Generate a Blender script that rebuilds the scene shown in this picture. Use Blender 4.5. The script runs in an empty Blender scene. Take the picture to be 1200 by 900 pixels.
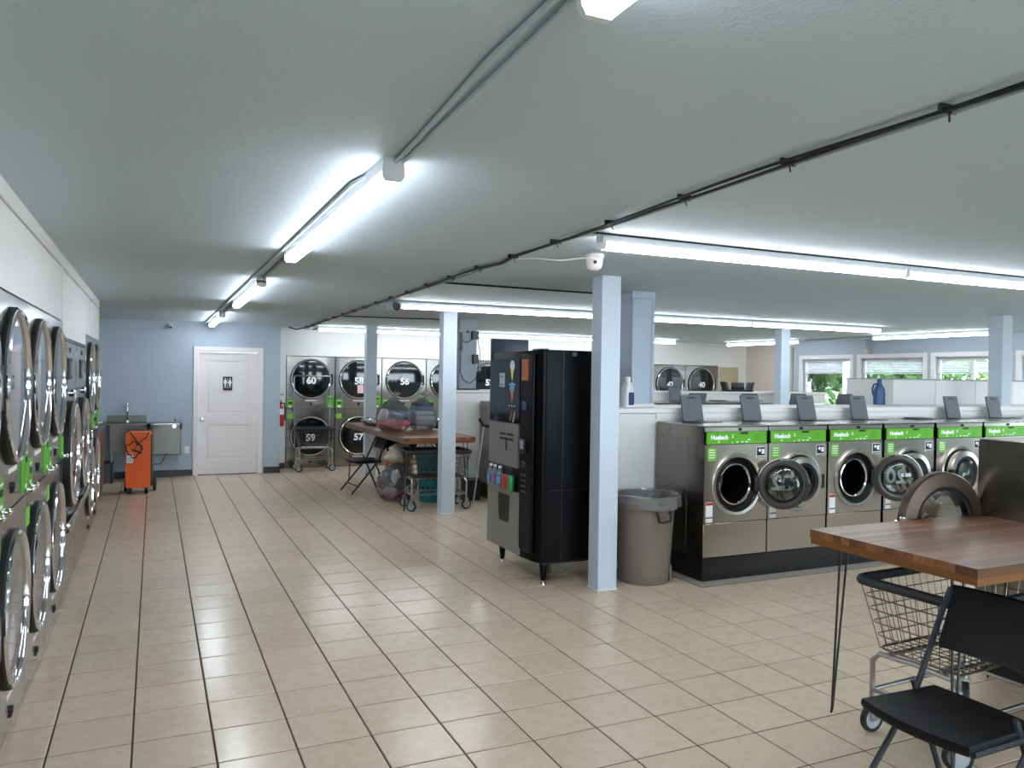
import bpy, bmesh, math, random
from mathutils import Vector, Matrix, Quaternion
random.seed(7)
R = math.radians
S = bpy.context.scene
COL = S.collection

# ------------------------------------------------------------------ camera
EYE = 1.65
def cam_axes(yaw, pit, rol):
    f = Vector((math.sin(yaw), math.cos(yaw), 0)); r = Vector((math.cos(yaw), -math.sin(yaw), 0)); u = Vector((0, 0, 1))
    f2 = f*math.cos(pit) + u*math.sin(pit); u2 = -f*math.sin(pit) + u*math.cos(pit)
    return r*math.cos(rol) + u2*math.sin(rol), -r*math.sin(rol) + u2*math.cos(rol), f2
CR, CU, CF = cam_axes(0.42896, -0.009538, 0.014732)
cd = bpy.data.cameras.new('camera'); cam = bpy.data.objects.new('camera', cd); COL.objects.link(cam)
cd.sensor_width = 36; cd.lens = 917.6/1200*36; cd.clip_start = .05; cd.clip_end = 300
cam.matrix_world = Matrix(((CR.x, CU.x, -CF.x, 0), (CR.y, CU.y, -CF.y, 0), (CR.z, CU.z, -CF.z, EYE), (0, 0, 0, 1)))
S.camera = cam
def project(p):
    q = Vector(p) - Vector((0, 0, EYE)); z = q.dot(CF)
    if z <= .05: return None
    return 600 + 917.6*q.dot(CR)/z, 450 - 917.6*q.dot(CU)/z, z

# ------------------------------------------------------------------ world and exposure
W = bpy.data.worlds.new('world'); S.world = W; W.use_nodes = True
bg = W.node_tree.nodes['Background']; bg.inputs[0].default_value = (.80, .90, 1, 1); bg.inputs[1].default_value = 6.5
S.view_settings.view_transform = 'Standard'; S.view_settings.look = 'None'; S.view_settings.gamma = 1
S.view_settings.exposure = 0.95; S.view_settings.use_curve_mapping = False
LAMP = 16.0

# ------------------------------------------------------------------ materials
MATS = {}
def lin(c):
    return tuple(((v/255)/12.92 if v/255 <= .04045 else ((v/255+.055)/1.055)**2.4) for v in c)
def mat(name, rgb, rough=.5, metal=0., noise=0., nscale=8., bump=0., bscale=200., spec=.5, emit=0., stretch=None, coat=0., alpha=1.):
    if name in MATS: return MATS[name]
    m = bpy.data.materials.new(name); m.use_nodes = True; nt = m.node_tree; b = nt.nodes['Principled BSDF']
    c = (*lin(rgb), 1)
    b.inputs['Base Color'].default_value = c; b.inputs['Roughness'].default_value = rough; b.inputs['Metallic'].default_value = metal
    b.inputs['Specular IOR Level'].default_value = spec; b.inputs['Coat Weight'].default_value = coat; b.inputs['Alpha'].default_value = alpha
    if emit:
        b.inputs['Emission Color'].default_value = c; b.inputs['Emission Strength'].default_value = emit
    tc = nt.nodes.new('ShaderNodeTexCoord')
    src = tc.outputs['Object']
    if stretch:
        mp = nt.nodes.new('ShaderNodeMapping'); mp.inputs['Scale'].default_value = stretch; nt.links.new(src, mp.inputs[0]); src = mp.outputs[0]
    if noise:
        n = nt.nodes.new('ShaderNodeTexNoise'); n.inputs['Scale'].default_value = nscale; n.inputs['Detail'].default_value = 4
        nt.links.new(src, n.inputs['Vector'])
        mx = nt.nodes.new('ShaderNodeMixRGB'); mx.blend_type = 'MIX'
        mx.inputs[1].default_value = tuple(max(0, v*(1-noise)) for v in c[:3]) + (1,); mx.inputs[2].default_value = tuple(min(1, v*(1+noise)) for v in c[:3]) + (1,)
        nt.links.new(n.outputs['Fac'], mx.inputs[0]); nt.links.new(mx.outputs[0], b.inputs['Base Color'])
        if metal > .5:
            mr = nt.nodes.new('ShaderNodeMapRange'); mr.inputs[3].default_value = max(.05, rough-.1); mr.inputs[4].default_value = rough+.12
            nt.links.new(n.outputs['Fac'], mr.inputs[0]); nt.links.new(mr.outputs[0], b.inputs['Roughness'])
    if bump:
        n2 = nt.nodes.new('ShaderNodeTexNoise'); n2.inputs['Scale'].default_value = bscale; n2.inputs['Detail'].default_value = 3
        nt.links.new(src, n2.inputs['Vector'])
        bp = nt.nodes.new('ShaderNodeBump'); bp.inputs['Strength'].default_value = bump; bp.inputs['Distance'].default_value = .01
        nt.links.new(n2.outputs['Fac'], bp.inputs['Height']); nt.links.new(bp.outputs[0], b.inputs['Normal'])
    MATS[name] = m
    return m
def glass(name, tint=(255, 255, 255), refl=1.0, rough=.02, haze=0.):
    if name in MATS: return MATS[name]
    m = bpy.data.materials.new(name); m.use_nodes = True; nt = m.node_tree; nt.nodes.clear()
    o = nt.nodes.new('ShaderNodeOutputMaterial'); t = nt.nodes.new('ShaderNodeBsdfTransparent'); g = nt.nodes.new('ShaderNodeBsdfGlossy')
    t.inputs[0].default_value = (*lin(tint), 1); g.inputs['Roughness'].default_value = rough
    f = nt.nodes.new('ShaderNodeFresnel'); f.inputs[0].default_value = 1.45
    mu = nt.nodes.new('ShaderNodeMath'); mu.operation = 'MULTIPLY'; mu.inputs[1].default_value = refl; nt.links.new(f.outputs[0], mu.inputs[0])
    mx = nt.nodes.new('ShaderNodeMixShader'); nt.links.new(mu.outputs[0], mx.inputs[0]); nt.links.new(t.outputs[0], mx.inputs[1]); nt.links.new(g.outputs[0], mx.inputs[2])
    last = mx
    if haze:
        d = nt.nodes.new('ShaderNodeBsdfDiffuse'); d.inputs[0].default_value = (.85, .87, .88, 1)
        m2 = nt.nodes.new('ShaderNodeMixShader'); m2.inputs[0].default_value = haze
        nt.links.new(mx.outputs[0], m2.inputs[1]); nt.links.new(d.outputs[0], m2.inputs[2]); last = m2
    nt.links.new(last.outputs[0], o.inputs[0]); MATS[name] = m
    return m
def tile_material():
    m = bpy.data.materials.new('ceramic_tile'); m.use_nodes = True; nt = m.node_tree; b = nt.nodes['Principled BSDF']; L = nt.links
    g = nt.nodes.new('ShaderNodeNewGeometry')
    add = nt.nodes.new('ShaderNodeVectorMath'); add.operation = 'ADD'; add.inputs[1].default_value = (-TX0 + 100*TS, -TY0 + 100*TS, 0); L.new(g.outputs['Position'], add.inputs[0])
    sc = nt.nodes.new('ShaderNodeVectorMath'); sc.operation = 'SCALE'; sc.inputs['Scale'].default_value = 1/TS; L.new(add.outputs[0], sc.inputs[0])
    fl = nt.nodes.new('ShaderNodeVectorMath'); fl.operation = 'FLOOR'; L.new(sc.outputs[0], fl.inputs[0])
    wn = nt.nodes.new('ShaderNodeTexWhiteNoise'); wn.noise_dimensions = '2D'; L.new(fl.outputs[0], wn.inputs['Vector'])
    off = nt.nodes.new('ShaderNodeVectorMath'); off.operation = 'ADD'; L.new(g.outputs['Position'], off.inputs[0])
    cs = nt.nodes.new('ShaderNodeVectorMath'); cs.operation = 'SCALE'; cs.inputs['Scale'].default_value = 13; L.new(wn.outputs['Color'], cs.inputs[0]); L.new(cs.outputs[0], off.inputs[1])
    n = nt.nodes.new('ShaderNodeTexNoise'); n.inputs['Scale'].default_value = 16; n.inputs['Detail'].default_value = 8; n.inputs['Roughness'].default_value = .6; L.new(off.outputs[0], n.inputs['Vector'])
    r = nt.nodes.new('ShaderNodeValToRGB'); e = r.color_ramp.elements
    e[0].position = .2; e[0].color = (*lin((197, 174, 147)), 1); e[1].position = .8; e[1].color = (*lin((213, 194, 169)), 1)
    L.new(n.outputs['Fac'], r.inputs[0])
    hs = nt.nodes.new('ShaderNodeHueSaturation'); L.new(r.outputs[0], hs.inputs['Color'])
    mr = nt.nodes.new('ShaderNodeMapRange'); mr.inputs[3].default_value = .96; mr.inputs[4].default_value = 1.03; L.new(wn.outputs['Value'], mr.inputs[0]); L.new(mr.outputs[0], hs.inputs['Value'])
    L.new(hs.outputs[0], b.inputs['Base Color'])
    rr = nt.nodes.new('ShaderNodeMapRange'); rr.inputs[3].default_value = .19; rr.inputs[4].default_value = .24; L.new(n.outputs['Fac'], rr.inputs[0]); L.new(rr.outputs[0], b.inputs['Roughness'])
    b.inputs['Specular IOR Level'].default_value = .5
    n2 = nt.nodes.new('ShaderNodeTexNoise'); n2.inputs['Scale'].default_value = 30; n2.inputs['Detail'].default_value = 2; L.new(off.outputs[0], n2.inputs['Vector'])
    bp = nt.nodes.new('ShaderNodeBump'); bp.inputs['Strength'].default_value = .012; bp.inputs['Distance'].default_value = .01; L.new(n2.outputs['Fac'], bp.inputs['Height']); L.new(bp.outputs[0], b.inputs['Normal'])
    return m
TS = .3313; TX0 = 2.2469; TY0 = 2.84
M = dict(
    ceiling=mat('ceiling_paint', (196, 210, 217), .62, bump=.22, bscale=80, spec=.25),
    blue=mat('blue_wall_paint', (176, 190, 202), .55, bump=.08, bscale=90, spec=.3),
    postblue=mat('pale_blue_paint', (199, 211, 221), .5, bump=.06, bscale=120, spec=.3),
    white=mat('white_paint', (232, 229, 224), .5, noise=.03, nscale=3, spec=.35),
    trimw=mat('white_trim', (238, 232, 229), .4),
    peach=mat('cream_paint', (214, 203, 192), .6, spec=.3),
    beige=mat('beige_door', (186, 176, 140), .5),
    black=mat('black_vinyl', (16, 17, 20), .4),
    grout=mat('grout', (58, 46, 40), .9),
    concrete=mat('concrete', (138, 132, 122), .85, noise=.25, nscale=25, bump=.3, bscale=60),
    steel=mat('stainless_steel', (152, 148, 141), .18, 1, noise=.06, nscale=3, stretch=(1, 1, 2.5)),
    steel2=mat('stainless_side', (136, 132, 125), .24, 1, noise=.12, nscale=4),
    steelh=mat('brushed_panel', (190, 185, 176), .25, 1),
    steelw=mat('washer_steel', (184, 177, 166), .28, 1),
    chrome=mat('chrome', (222, 222, 224), .08, 1),
    zinc=mat('zinc_wire', (170, 168, 166), .28, 1),
    rubber=mat('black_rubber', (14, 14, 15), .55),
    darkp=mat('dark_plastic', (24, 25, 28), .35),
    greyp=mat('grey_plastic', (84, 87, 93), .42, noise=.05, nscale=60),
    green=mat('green_panel', (92, 172, 30), .4),
    greend=mat('green_sticker', (120, 196, 60), .5),
    printw=mat('white_print', (245, 245, 245), .5),
    printb=mat('black_print', (18, 18, 20), .5),
    printr=mat('red_print', (190, 44, 36), .5),
    printn=mat('navy_print', (40, 52, 104), .5),
    dglass=mat('dark_door_glass', (12, 14, 16), .06, coat=.3),
    drum=mat('drum_steel', (150, 150, 150), .3, 1),
    lamp=mat('lamp_diffuser', (236, 244, 255), .4, emit=LAMP),
    lampbody=mat('lamp_housing', (225, 228, 230), .4),
    conduit=mat('conduit', (160, 168, 170), .5), wire=mat('dull_wire', (104, 100, 96), .3, 1), sinkm=mat('dull_shaded_steel', (104, 101, 94), .35, 1), pil2=mat('shaded_blue_paint', (146, 157, 166), .5), liner2=mat('door_liner_plastic', (74, 70, 67), .3, .3),  # pilaster paint, sink and fountain steel darkened to put shade into the colour
    cable=mat('black_cable', (18, 18, 20), .5),
    orange=mat('orange_plastic', (236, 100, 16), .42, noise=.06, nscale=12),
    trash=mat('taupe_plastic', (122, 112, 102), .55, noise=.06, nscale=10),
    chairm=mat('black_chair_metal', (36, 39, 43), .45, spec=.3),
    chairp=mat('black_chair_vinyl', (11, 12, 14), .5, spec=.22),
    hair=mat('black_steel_rod', (14, 14, 15), .35),
    vendb=mat('vending_black', (6, 7, 9), .36, spec=.15),
    vends=mat('vending_silver', (136, 134, 132), .38, .3),
    vendg=mat('vending_glass', (14, 20, 28), .08, coat=.5),
    vendblue=mat('vending_dark_blue', (38, 52, 72), .12, coat=.5),
    red=mat('extinguisher_red', (196, 24, 30), .35),
    teal=mat('teal_plastic', (22, 118, 126), .45),
    jugblue=mat('blue_jug', (22, 78, 122), .35),
    bagclear=glass('clear_bag', (240, 243, 245), 1.3, .16, .10),
    liner=glass('bin_liner', (240, 242, 244), 2.2, .14, .09),
    pane=glass('window_pane', (250, 253, 255), .9),
    bottle=glass('bottle_plastic', (200, 226, 240), 1.6, .05, .2),
    doorglass=glass('door_glass', (228, 232, 230), 2.0, .03),
    lawn=mat('lawn', (88, 118, 56), .9, noise=.35, nscale=6),
    leaf=mat('leaf', (66, 100, 44), .7, noise=.4, nscale=2.5),
    leafl=mat('leaf_light', (112, 140, 64), .7, noise=.3, nscale=3),
    bark=mat('bark', (150, 134, 118), .9, noise=.3, nscale=9),
    blind=mat('blind_slat', (226, 226, 234), .5),
    brownw=mat('brown_wood', (122, 84, 58), .5, noise=.2, nscale=9),
    asphalt=mat('asphalt', (140, 138, 134), .9, noise=.2, nscale=9),
)
M['tile'] = tile_material()
def backlit(name, rgb):
    m = bpy.data.materials.new(name); m.use_nodes = True; nt = m.node_tree; nt.nodes.clear()
    o = nt.nodes.new('ShaderNodeOutputMaterial'); d = nt.nodes.new('ShaderNodeBsdfDiffuse'); t = nt.nodes.new('ShaderNodeBsdfTranslucent'); x = nt.nodes.new('ShaderNodeMixShader')
    d.inputs[0].default_value = t.inputs[0].default_value = (*lin(rgb), 1); x.inputs[0].default_value = .7
    nt.links.new(d.outputs[0], x.inputs[1]); nt.links.new(t.outputs[0], x.inputs[2]); nt.links.new(x.outputs[0], o.inputs[0]); return m
M['blind'] = backlit('blind_fabric', (236, 234, 240))
def wood(name, a, b, k):
    m = bpy.data.materials.new(name); m.use_nodes = True; nt = m.node_tree; p = nt.nodes['Principled BSDF']; L = nt.links
    oi = nt.nodes.new('ShaderNodeObjectInfo'); tc = nt.nodes.new('ShaderNodeTexCoord')
    mp = nt.nodes.new('ShaderNodeMapping'); mp.inputs['Scale'].default_value = k; L.new(tc.outputs['Object'], mp.inputs[0])
    ad = nt.nodes.new('ShaderNodeVectorMath'); ad.operation = 'ADD'; L.new(mp.outputs[0], ad.inputs[0])
    cb = nt.nodes.new('ShaderNodeCombineXYZ'); ml = nt.nodes.new('ShaderNodeMath'); ml.operation = 'MULTIPLY'; ml.inputs[1].default_value = 40; L.new(oi.outputs['Random'], ml.inputs[0]); L.new(ml.outputs[0], cb.inputs[2]); L.new(cb.outputs[0], ad.inputs[1])
    n = nt.nodes.new('ShaderNodeTexNoise'); n.inputs['Scale'].default_value = 3; n.inputs['Detail'].default_value = 6; L.new(ad.outputs[0], n.inputs['Vector'])
    # a second, blocky random tone along each strip: the short staves that are glued end to end
    mx = nt.nodes.new('ShaderNodeMixRGB'); mx.inputs[1].default_value = (*lin(a), 1); mx.inputs[2].default_value = (*lin(b), 1); L.new(n.outputs['Fac'], mx.inputs[0])
    hs = nt.nodes.new('ShaderNodeHueSaturation'); mr = nt.nodes.new('ShaderNodeMapRange'); mr.inputs[3].default_value = .55; mr.inputs[4].default_value = 1.5; L.new(oi.outputs['Random'], mr.inputs[0]); L.new(mr.outputs[0], hs.inputs['Value']); L.new(mx.outputs[0], hs.inputs['Color'])
    L.new(hs.outputs[0], p.inputs['Base Color']); p.inputs['Roughness'].default_value = .34; p.inputs['Coat Weight'].default_value = .12; p.inputs['Coat Roughness'].default_value = .2
    return m
M['woodx'] = wood('butcher_block_x', (80, 46, 28), (146, 98, 62), (1.5, 14, 14))
M['woody'] = wood('butcher_block_y', (80, 46, 28), (146, 98, 62), (14, 1.5, 14))
M['woodapron'] = mat('table_apron', (120, 76, 32), .45, noise=.25, nscale=6)

# ------------------------------------------------------------------ mesh helpers
class MB:
    def __init__(s): s.v = []; s.f = []
    def add(s, vs, fs):
        o = len(s.v); s.v += [tuple(p) for p in vs]; s.f += [tuple(i+o for i in f) for f in fs]; return s
    def box(s, x0, x1, y0, y1, z0, z1, c=0.):
        if c <= 0:
            return s.add([(x, y, z) for z in (z0, z1) for y in (y0, y1) for x in (x0, x1)],
                         [(0, 2, 3, 1), (4, 5, 7, 6), (0, 1, 5, 4), (2, 6, 7, 3), (0, 4, 6, 2), (1, 3, 7, 5)])
        bm = bmesh.new(); bmesh.ops.create_cube(bm, size=1)
        for v in bm.verts: v.co = ((x0+x1)/2 + v.co.x*(x1-x0), (y0+y1)/2 + v.co.y*(y1-y0), (z0+z1)/2 + v.co.z*(z1-z0))
        bmesh.ops.bevel(bm, geom=bm.edges[:], offset=c, segments=1 if c < .012 else 2, profile=.5, affect='EDGES')
        bm.verts.index_update(); s.add([v.co[:] for v in bm.verts], [[v.index for v in f.verts] for f in bm.faces]); bm.free(); return s
    def lathe(s, prof, c=(0, 0, 0), ax='z', n=28):
        """prof = [(radius, height along axis)], ax: z, y, -y, x, -x"""
        rings = []; vs = []; fs = []
        for r, h in prof:
            if r < 1e-6:
                rings.append([len(vs)]); pts = [(0, 0, h)]
            else:
                rings.append(list(range(len(vs), len(vs)+n))); pts = [(r*math.cos(2*math.pi*k/n), r*math.sin(2*math.pi*k/n), h) for k in range(n)]
            for a, b, h2 in pts:
                q = {'z': (a, b, h2), '-y': (a, -h2, b), 'y': (-a, h2, b), 'x': (h2, a, b), '-x': (-h2, -a, b)}[ax]
                vs.append((q[0]+c[0], q[1]+c[1], q[2]+c[2]))
        for A, B in zip(rings, rings[1:]):
            if len(A) == 1 and len(B) == 1: continue
            for k in range(n):
                k2 = (k+1) % n
                if len(A) == 1: fs.append((A[0], B[k2], B[k]) )
                elif len(B) == 1: fs.append((A[k], A[k2], B[0]))
                else: fs.append((A[k], A[k2], B[k2], B[k]))
        return s.add(vs, fs)
    def tube(s, path, r, n=8, closed=False, flat=None):
        P = [Vector(p) for p in path]; m = len(P); vs = []; fs = []; up = None
        for i, p in enumerate(P):
            if closed: t = (P[(i+1) % m] - P[i-1]).normalized()
            else: t = (P[min(i+1, m-1)] - P[max(i-1, 0)]).normalized()
            if up is None:
                up = Vector((0, 0, 1)) if abs(t.z) < .9 else Vector((1, 0, 0))
            a = t.cross(up)
            if a.length < 1e-4: a = t.cross(Vector((1, .3, 0)))
            a.normalize(); b = a.cross(t).normalized(); up = b
            rr = r[i] if isinstance(r, (list, tuple)) else r
            for k in range(n):
                an = 2*math.pi*k/n; vs.append(p + a*(rr*math.cos(an)) + b*(rr*(flat or 1)*math.sin(an)))
        for i in range(m if closed else m-1):
            j = (i+1) % m
            for k in range(n): fs.append((i*n+k, i*n+(k+1) % n, j*n+(k+1) % n, j*n+k))
        if not closed: fs += [tuple(reversed(range(n))), tuple((m-1)*n+k for k in range(n))]
        return s.add(vs, fs)
    def prism(s, poly, axis, a, b):
        """poly of 2D points extruded along an axis from a to b; x: (y,z), y: (x,z), z: (x,y)"""
        def q(p, h): return {'x': (h, p[0], p[1]), 'y': (p[0], h, p[1]), 'z': (p[0], p[1], h)}[axis]
        n = len(poly); vs = [q(p, a) for p in poly] + [q(p, b) for p in poly]
        return s.add(vs, [tuple(reversed(range(n))), tuple(range(n, 2*n))] + [(k, (k+1) % n, n+(k+1) % n, n+k) for k in range(n)])
    def mesh(s, name, m, angle=38):
        me = bpy.data.meshes.new(name); me.from_pydata(s.v, [], s.f)
        bm = bmesh.new(); bm.from_mesh(me); bmesh.ops.recalc_face_normals(bm, faces=bm.faces[:]); bm.to_mesh(me); bm.free()
        for p in me.polygons: p.use_smooth = True
        me.set_sharp_from_angle(angle=R(angle)); me.materials.append(m); me.update()
        return me
def rrect(x0, x1, y0, y1, r, n=5):
    pts = []
    for cx, cy, a in ((x1-r, y1-r, 0), (x0+r, y1-r, 90), (x0+r, y0+r, 180), (x1-r, y0+r, 270)):
        for k in range(n+1):
            t = R(a + 90*k/n); pts.append((cx + r*math.cos(t), cy + r*math.sin(t)))
    return pts
CACHE = {}
def link(name, data, parent, loc=(0, 0, 0), rot=(0, 0, 0)):
    o = bpy.data.objects.new(name, data); COL.objects.link(o); o.location = loc; o.rotation_euler = rot
    if parent: o.parent = parent
    return o
def part(name, fn, m, parent=None, loc=(0, 0, 0), rot=(0, 0, 0), key=None):
    """fn is an MB or a function that fills one; key shares the mesh between alike parts"""
    if key and key in CACHE: me = CACHE[key]
    else:
        b = fn if isinstance(fn, MB) else MB()
        if b is not fn: fn(b)
        me = b.mesh(name, M[m] if isinstance(m, str) else m, 12 if name.startswith('tile') else 38)
        if key: CACHE[key] = me
    return link(name, me, parent, loc, rot)
def tag(o, label=None, cat=None, group=None, kind=None):
    if label: o['label'] = label
    if cat: o['category'] = cat
    if group: o['group'] = group
    if kind: o['kind'] = kind
    return o
def thing(name, label, cat, loc=(0, 0, 0), rz=0., group=None):
    return tag(link(name, None, None, loc, (0, 0, rz)), label, cat, group)
def struct(name, label=None, loc=(0, 0, 0)):
    o = link(name, None, None, loc); o['kind'] = 'structure'
    if label: o['label'] = label
    return o
def text(name, s, size, m, parent, loc, rot=(R(90), 0, 0), bold=.0, ext=.0008):
    key = ('t', s, size, m, bold)
    if key not in CACHE:
        cu = bpy.data.curves.new('print', 'FONT'); cu.body = s; cu.size = size; cu.align_x = 'CENTER'; cu.align_y = 'CENTER'; cu.extrude = ext; cu.offset = bold; cu.resolution_u = 3
        o = bpy.data.objects.new('print', cu); COL.objects.link(o); bpy.context.view_layer.update()
        me = bpy.data.meshes.new_from_object(o.evaluated_get(bpy.context.evaluated_depsgraph_get()))
        bpy.data.objects.remove(o); me.materials.clear(); me.materials.append(M[m]); CACHE[key] = me
    return link(name, CACHE[key], parent, loc, rot)

# ------------------------------------------------------------------ room shell
CZ = 2.443; XL = -.581; YB = 13.415; YD = 13.94; XR = 12.2; YF = -2.6
fl = struct('floor', 'beige ceramic tile floor with dark grout lines')
part('grout_bed', lambda b: b.box(-1.6, XR+.05, YF, YD+.9, -.06, -.004), 'grout', fl)
def tile_shape(b, w=TS-.008, cx=0, cy=0):
    h = w/2; i = h-.003
    b.add([(cx-h, cy-h, -.012), (cx+h, cy-h, -.012), (cx+h, cy+h, -.012), (cx-h, cy+h, -.012), (cx-h, cy-h, -.002), (cx+h, cy-h, -.002), (cx+h, cy+h, -.002), (cx-h, cy+h, -.002),
           (cx-i, cy-i, 0), (cx+i, cy-i, 0), (cx+i, cy+i, 0), (cx-i, cy+i, 0)],
          [(0, 1, 5, 4), (1, 2, 6, 5), (2, 3, 7, 6), (3, 0, 4, 7), (4, 5, 9, 8), (5, 6, 10, 9), (6, 7, 11, 10), (7, 4, 8, 11), (8, 9, 10, 11)])
cells = []
for i in range(-11, 31):
    for j in range(-17, 34):
        cx = TX0+(i+.5)*TS; cy = TY0+(j+.5)*TS
        if cx < -.72 or cx > XR-.1 or cy > YD+.1 or cy < YF+.1: continue
        if cy > YB and cx < 1.9: continue
        p = project((cx, cy, 0)); vis = 0
        if p and -20 < p[0] < 1220 and p[1] < 925 and not (cx > 4.0 and 5 < cy < 7.2):
            vis = 1/p[2]**2
        cells.append((vis, cx, cy))
cells.sort(reverse=True); tmesh = None
for k, (v, cx, cy) in enumerate(cells[:300]):
    part('tile', tile_shape, 'tile', fl, (cx, cy, random.uniform(-.0006, 0)), (random.uniform(-.0009, .0009), random.uniform(-.0009, .0009), 0), key='tile')
rest = MB()
for v, cx, cy in cells[300:]: tile_shape(rest, cx=cx, cy=cy)
tag(part('tile_field', rest, 'tile', fl), kind='stuff')

c = struct('ceiling', 'pale grey textured ceiling'); part('ceiling_board', lambda b: b.box(-1.6, XR+.1, YF-.1, YD+1.0, CZ, CZ+.1), 'ceiling', c)
w = struct('wall_back', 'pale blue wall with the restroom door')
def bw(b):
    b.box(-1.6, .64, YB, YB+.12, 0, CZ); b.box(1.56, 1.905, YB, YB+.12, 0, CZ); b.box(.64, 1.56, YB, YB+.12, 2.0, CZ)
    b.box(1.785, 1.905, YB+.12, YD+.9, 0, CZ)
part('wall_board', bw, 'blue', w)
w = struct('baseboard_back', 'black vinyl baseboard')
part('board', lambda b: b.box(-.9, .565, YB-.012, YB-.001, 0, .1, .003), 'black', w); part('board', lambda b: b.box(1.655, 1.915, YB-.012, YB-.001, 0, .1, .003), 'black', w)
part('board', lambda b: b.box(1.91, 2.07, YD-.014, YD-.002, 0, .1, .003), 'black', w)
w = struct('wall_recess', 'white bulkhead above and beside the numbered dryers')
part('wall_board', lambda b: (b.box(1.906, 2.075, YD, YD+.08, 0, CZ), b.box(2.075, 11.42, YD, YD+.08, 1.955, CZ), b.box(11.42, XR, YD, YD+.08, 0, CZ), b.box(1.906, XR, YD+.88, YD+.98, 0, CZ)), 'white', w)
for k in range(1, 8): part('seam_strip', lambda b: b.box(-.012, .012, YD-.006, YD, 1.96, CZ-.002), 'trimw', w, (2.08+.845*k*1.0+.0, 0, 0), key='seamstrip')
part('trim_rail', lambda b: b.box(2.075, 11.42, YD-.01, YD, 1.956, 1.985, .002), 'trimw', w)
# left bulkhead above the wall of machines
w = struct('wall_left', 'white panelled bulkhead above the wall of machines')
part('wall_board', lambda b: b.box(-1.6, -1.5, YF, YB, 0, CZ), 'white', w)
part('bulkhead_end', lambda b: b.box(-1.5, XL-.012, 10.02, 10.07, 1.985, CZ), 'white', w)
for y0, y1, z0 in ((1.2, 3.7, 1.99), (3.7, 6.17, 1.99), (6.19, 8.27, 1.885), (8.29, 8.60, 1.99), (8.62, 10.05, 1.99)):
    part('panel', (lambda b: b.box(XL-.012, XL, y0, y1, z0, CZ-.09, .002)), 'white', w)
part('bulkhead_core', lambda b: b.box(XL-.04, XL-.012, YF, 10.05, 2.0, CZ), 'white', w)
part('crown_trim', lambda b: b.box(XL-.012, XL+.008, YF, 10.07, CZ-.085, CZ-.001, .003), 'trimw', w)
for y in (6.18, 8.61, 10.06, 3.7): part('batten', lambda b: b.box(XL-.01, XL+.008, y-.022, y+.022, 1.99 if y != 6.18 else 1.99, CZ-.085, .003), 'trimw', w)
# right wall with windows
WINS = [(12.25, 11.0), (10.78, 9.43), (9.22, 7.95), (7.75, 6.4), (5.6, 4.3), (3.4, 2.1)]
ZT, ZB = 2.10, .75
w = struct('wall_right', 'pale blue wall with a row of windows and a cream end')
def rw(b):
    ys = sorted([y for p in WINS for y in p]); edges = [YF] + ys + [12.45]
    for k in range(0, len(edges), 2): b.box(XR, XR+.15, edges[k], edges[k+1], 0, CZ)
    for a, c2 in WINS: b.box(XR, XR+.15, c2, a, 0, ZB); b.box(XR, XR+.15, c2, a, ZT, CZ)
part('wall_board', rw, 'blue', w); part('wall_board', lambda b: b.box(XR, XR+.15, 12.45, YD+.9, 0, CZ), 'peach', w)
for k, (a, c2) in enumerate(WINS):
    g = struct('window_%d' % (k+1), 'window with a white frame and a half raised blind', (XR, (a+c2)/2, 0)); hw = (a-c2)/2
    def fr(b, hw=hw):
        for y0, y1, z0, z1 in ((-hw-.07, -hw+.01, ZB-.05, ZT+.07), (hw-.01, hw+.07, ZB-.05, ZT+.07)): b.box(-.02, .03, y0, y1, z0, z1, .004)
        b.box(-.02, .03, -hw+.01, hw-.01, ZT-.01, ZT+.07, .004); b.box(-.05, .03, -hw-.09, hw+.09, ZB-.07, ZB-.01, .004)
    part('frame', fr, 'trimw', g)
    def sash(b, hw=hw):
        for y0, y1 in ((-hw, -hw+.05), (hw-.05, hw)): b.box(.07, .11, y0, y1, ZB, ZT)
        b.box(.07, .11, -hw+.05, hw-.05, ZT-.05, ZT); b.box(.07, .11, -hw+.05, hw-.05, ZB, ZB+.05)
        if k == 2: b.box(.07, .11, -.03, .03, ZB+.05, ZT-.05)
    part('sash', sash, 'trimw', g); part('pane', lambda b: b.box(.088, .092, -hw+.05, hw-.05, ZB+.05, ZT-.05), 'pane', g)
    def bl(b, hw=hw):
        for q in range(11): b.add([(.035, -hw+.015, ZT-.03-q*.022), (.035, hw-.015, ZT-.03-q*.022), (.058, hw-.015, ZT-.043-q*.022), (.058, -hw+.015, ZT-.043-q*.022)], [(0, 1, 2, 3)])
        b.box(.03, .06, -hw+.012, hw-.012, ZT-.30, ZT-.275, .004); b.box(.03, .062, -hw+.012, hw-.012, ZT-.028, ZT-.002, .003)
    tag(part('blind', bl, 'blind', g), kind='stuff')
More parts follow.
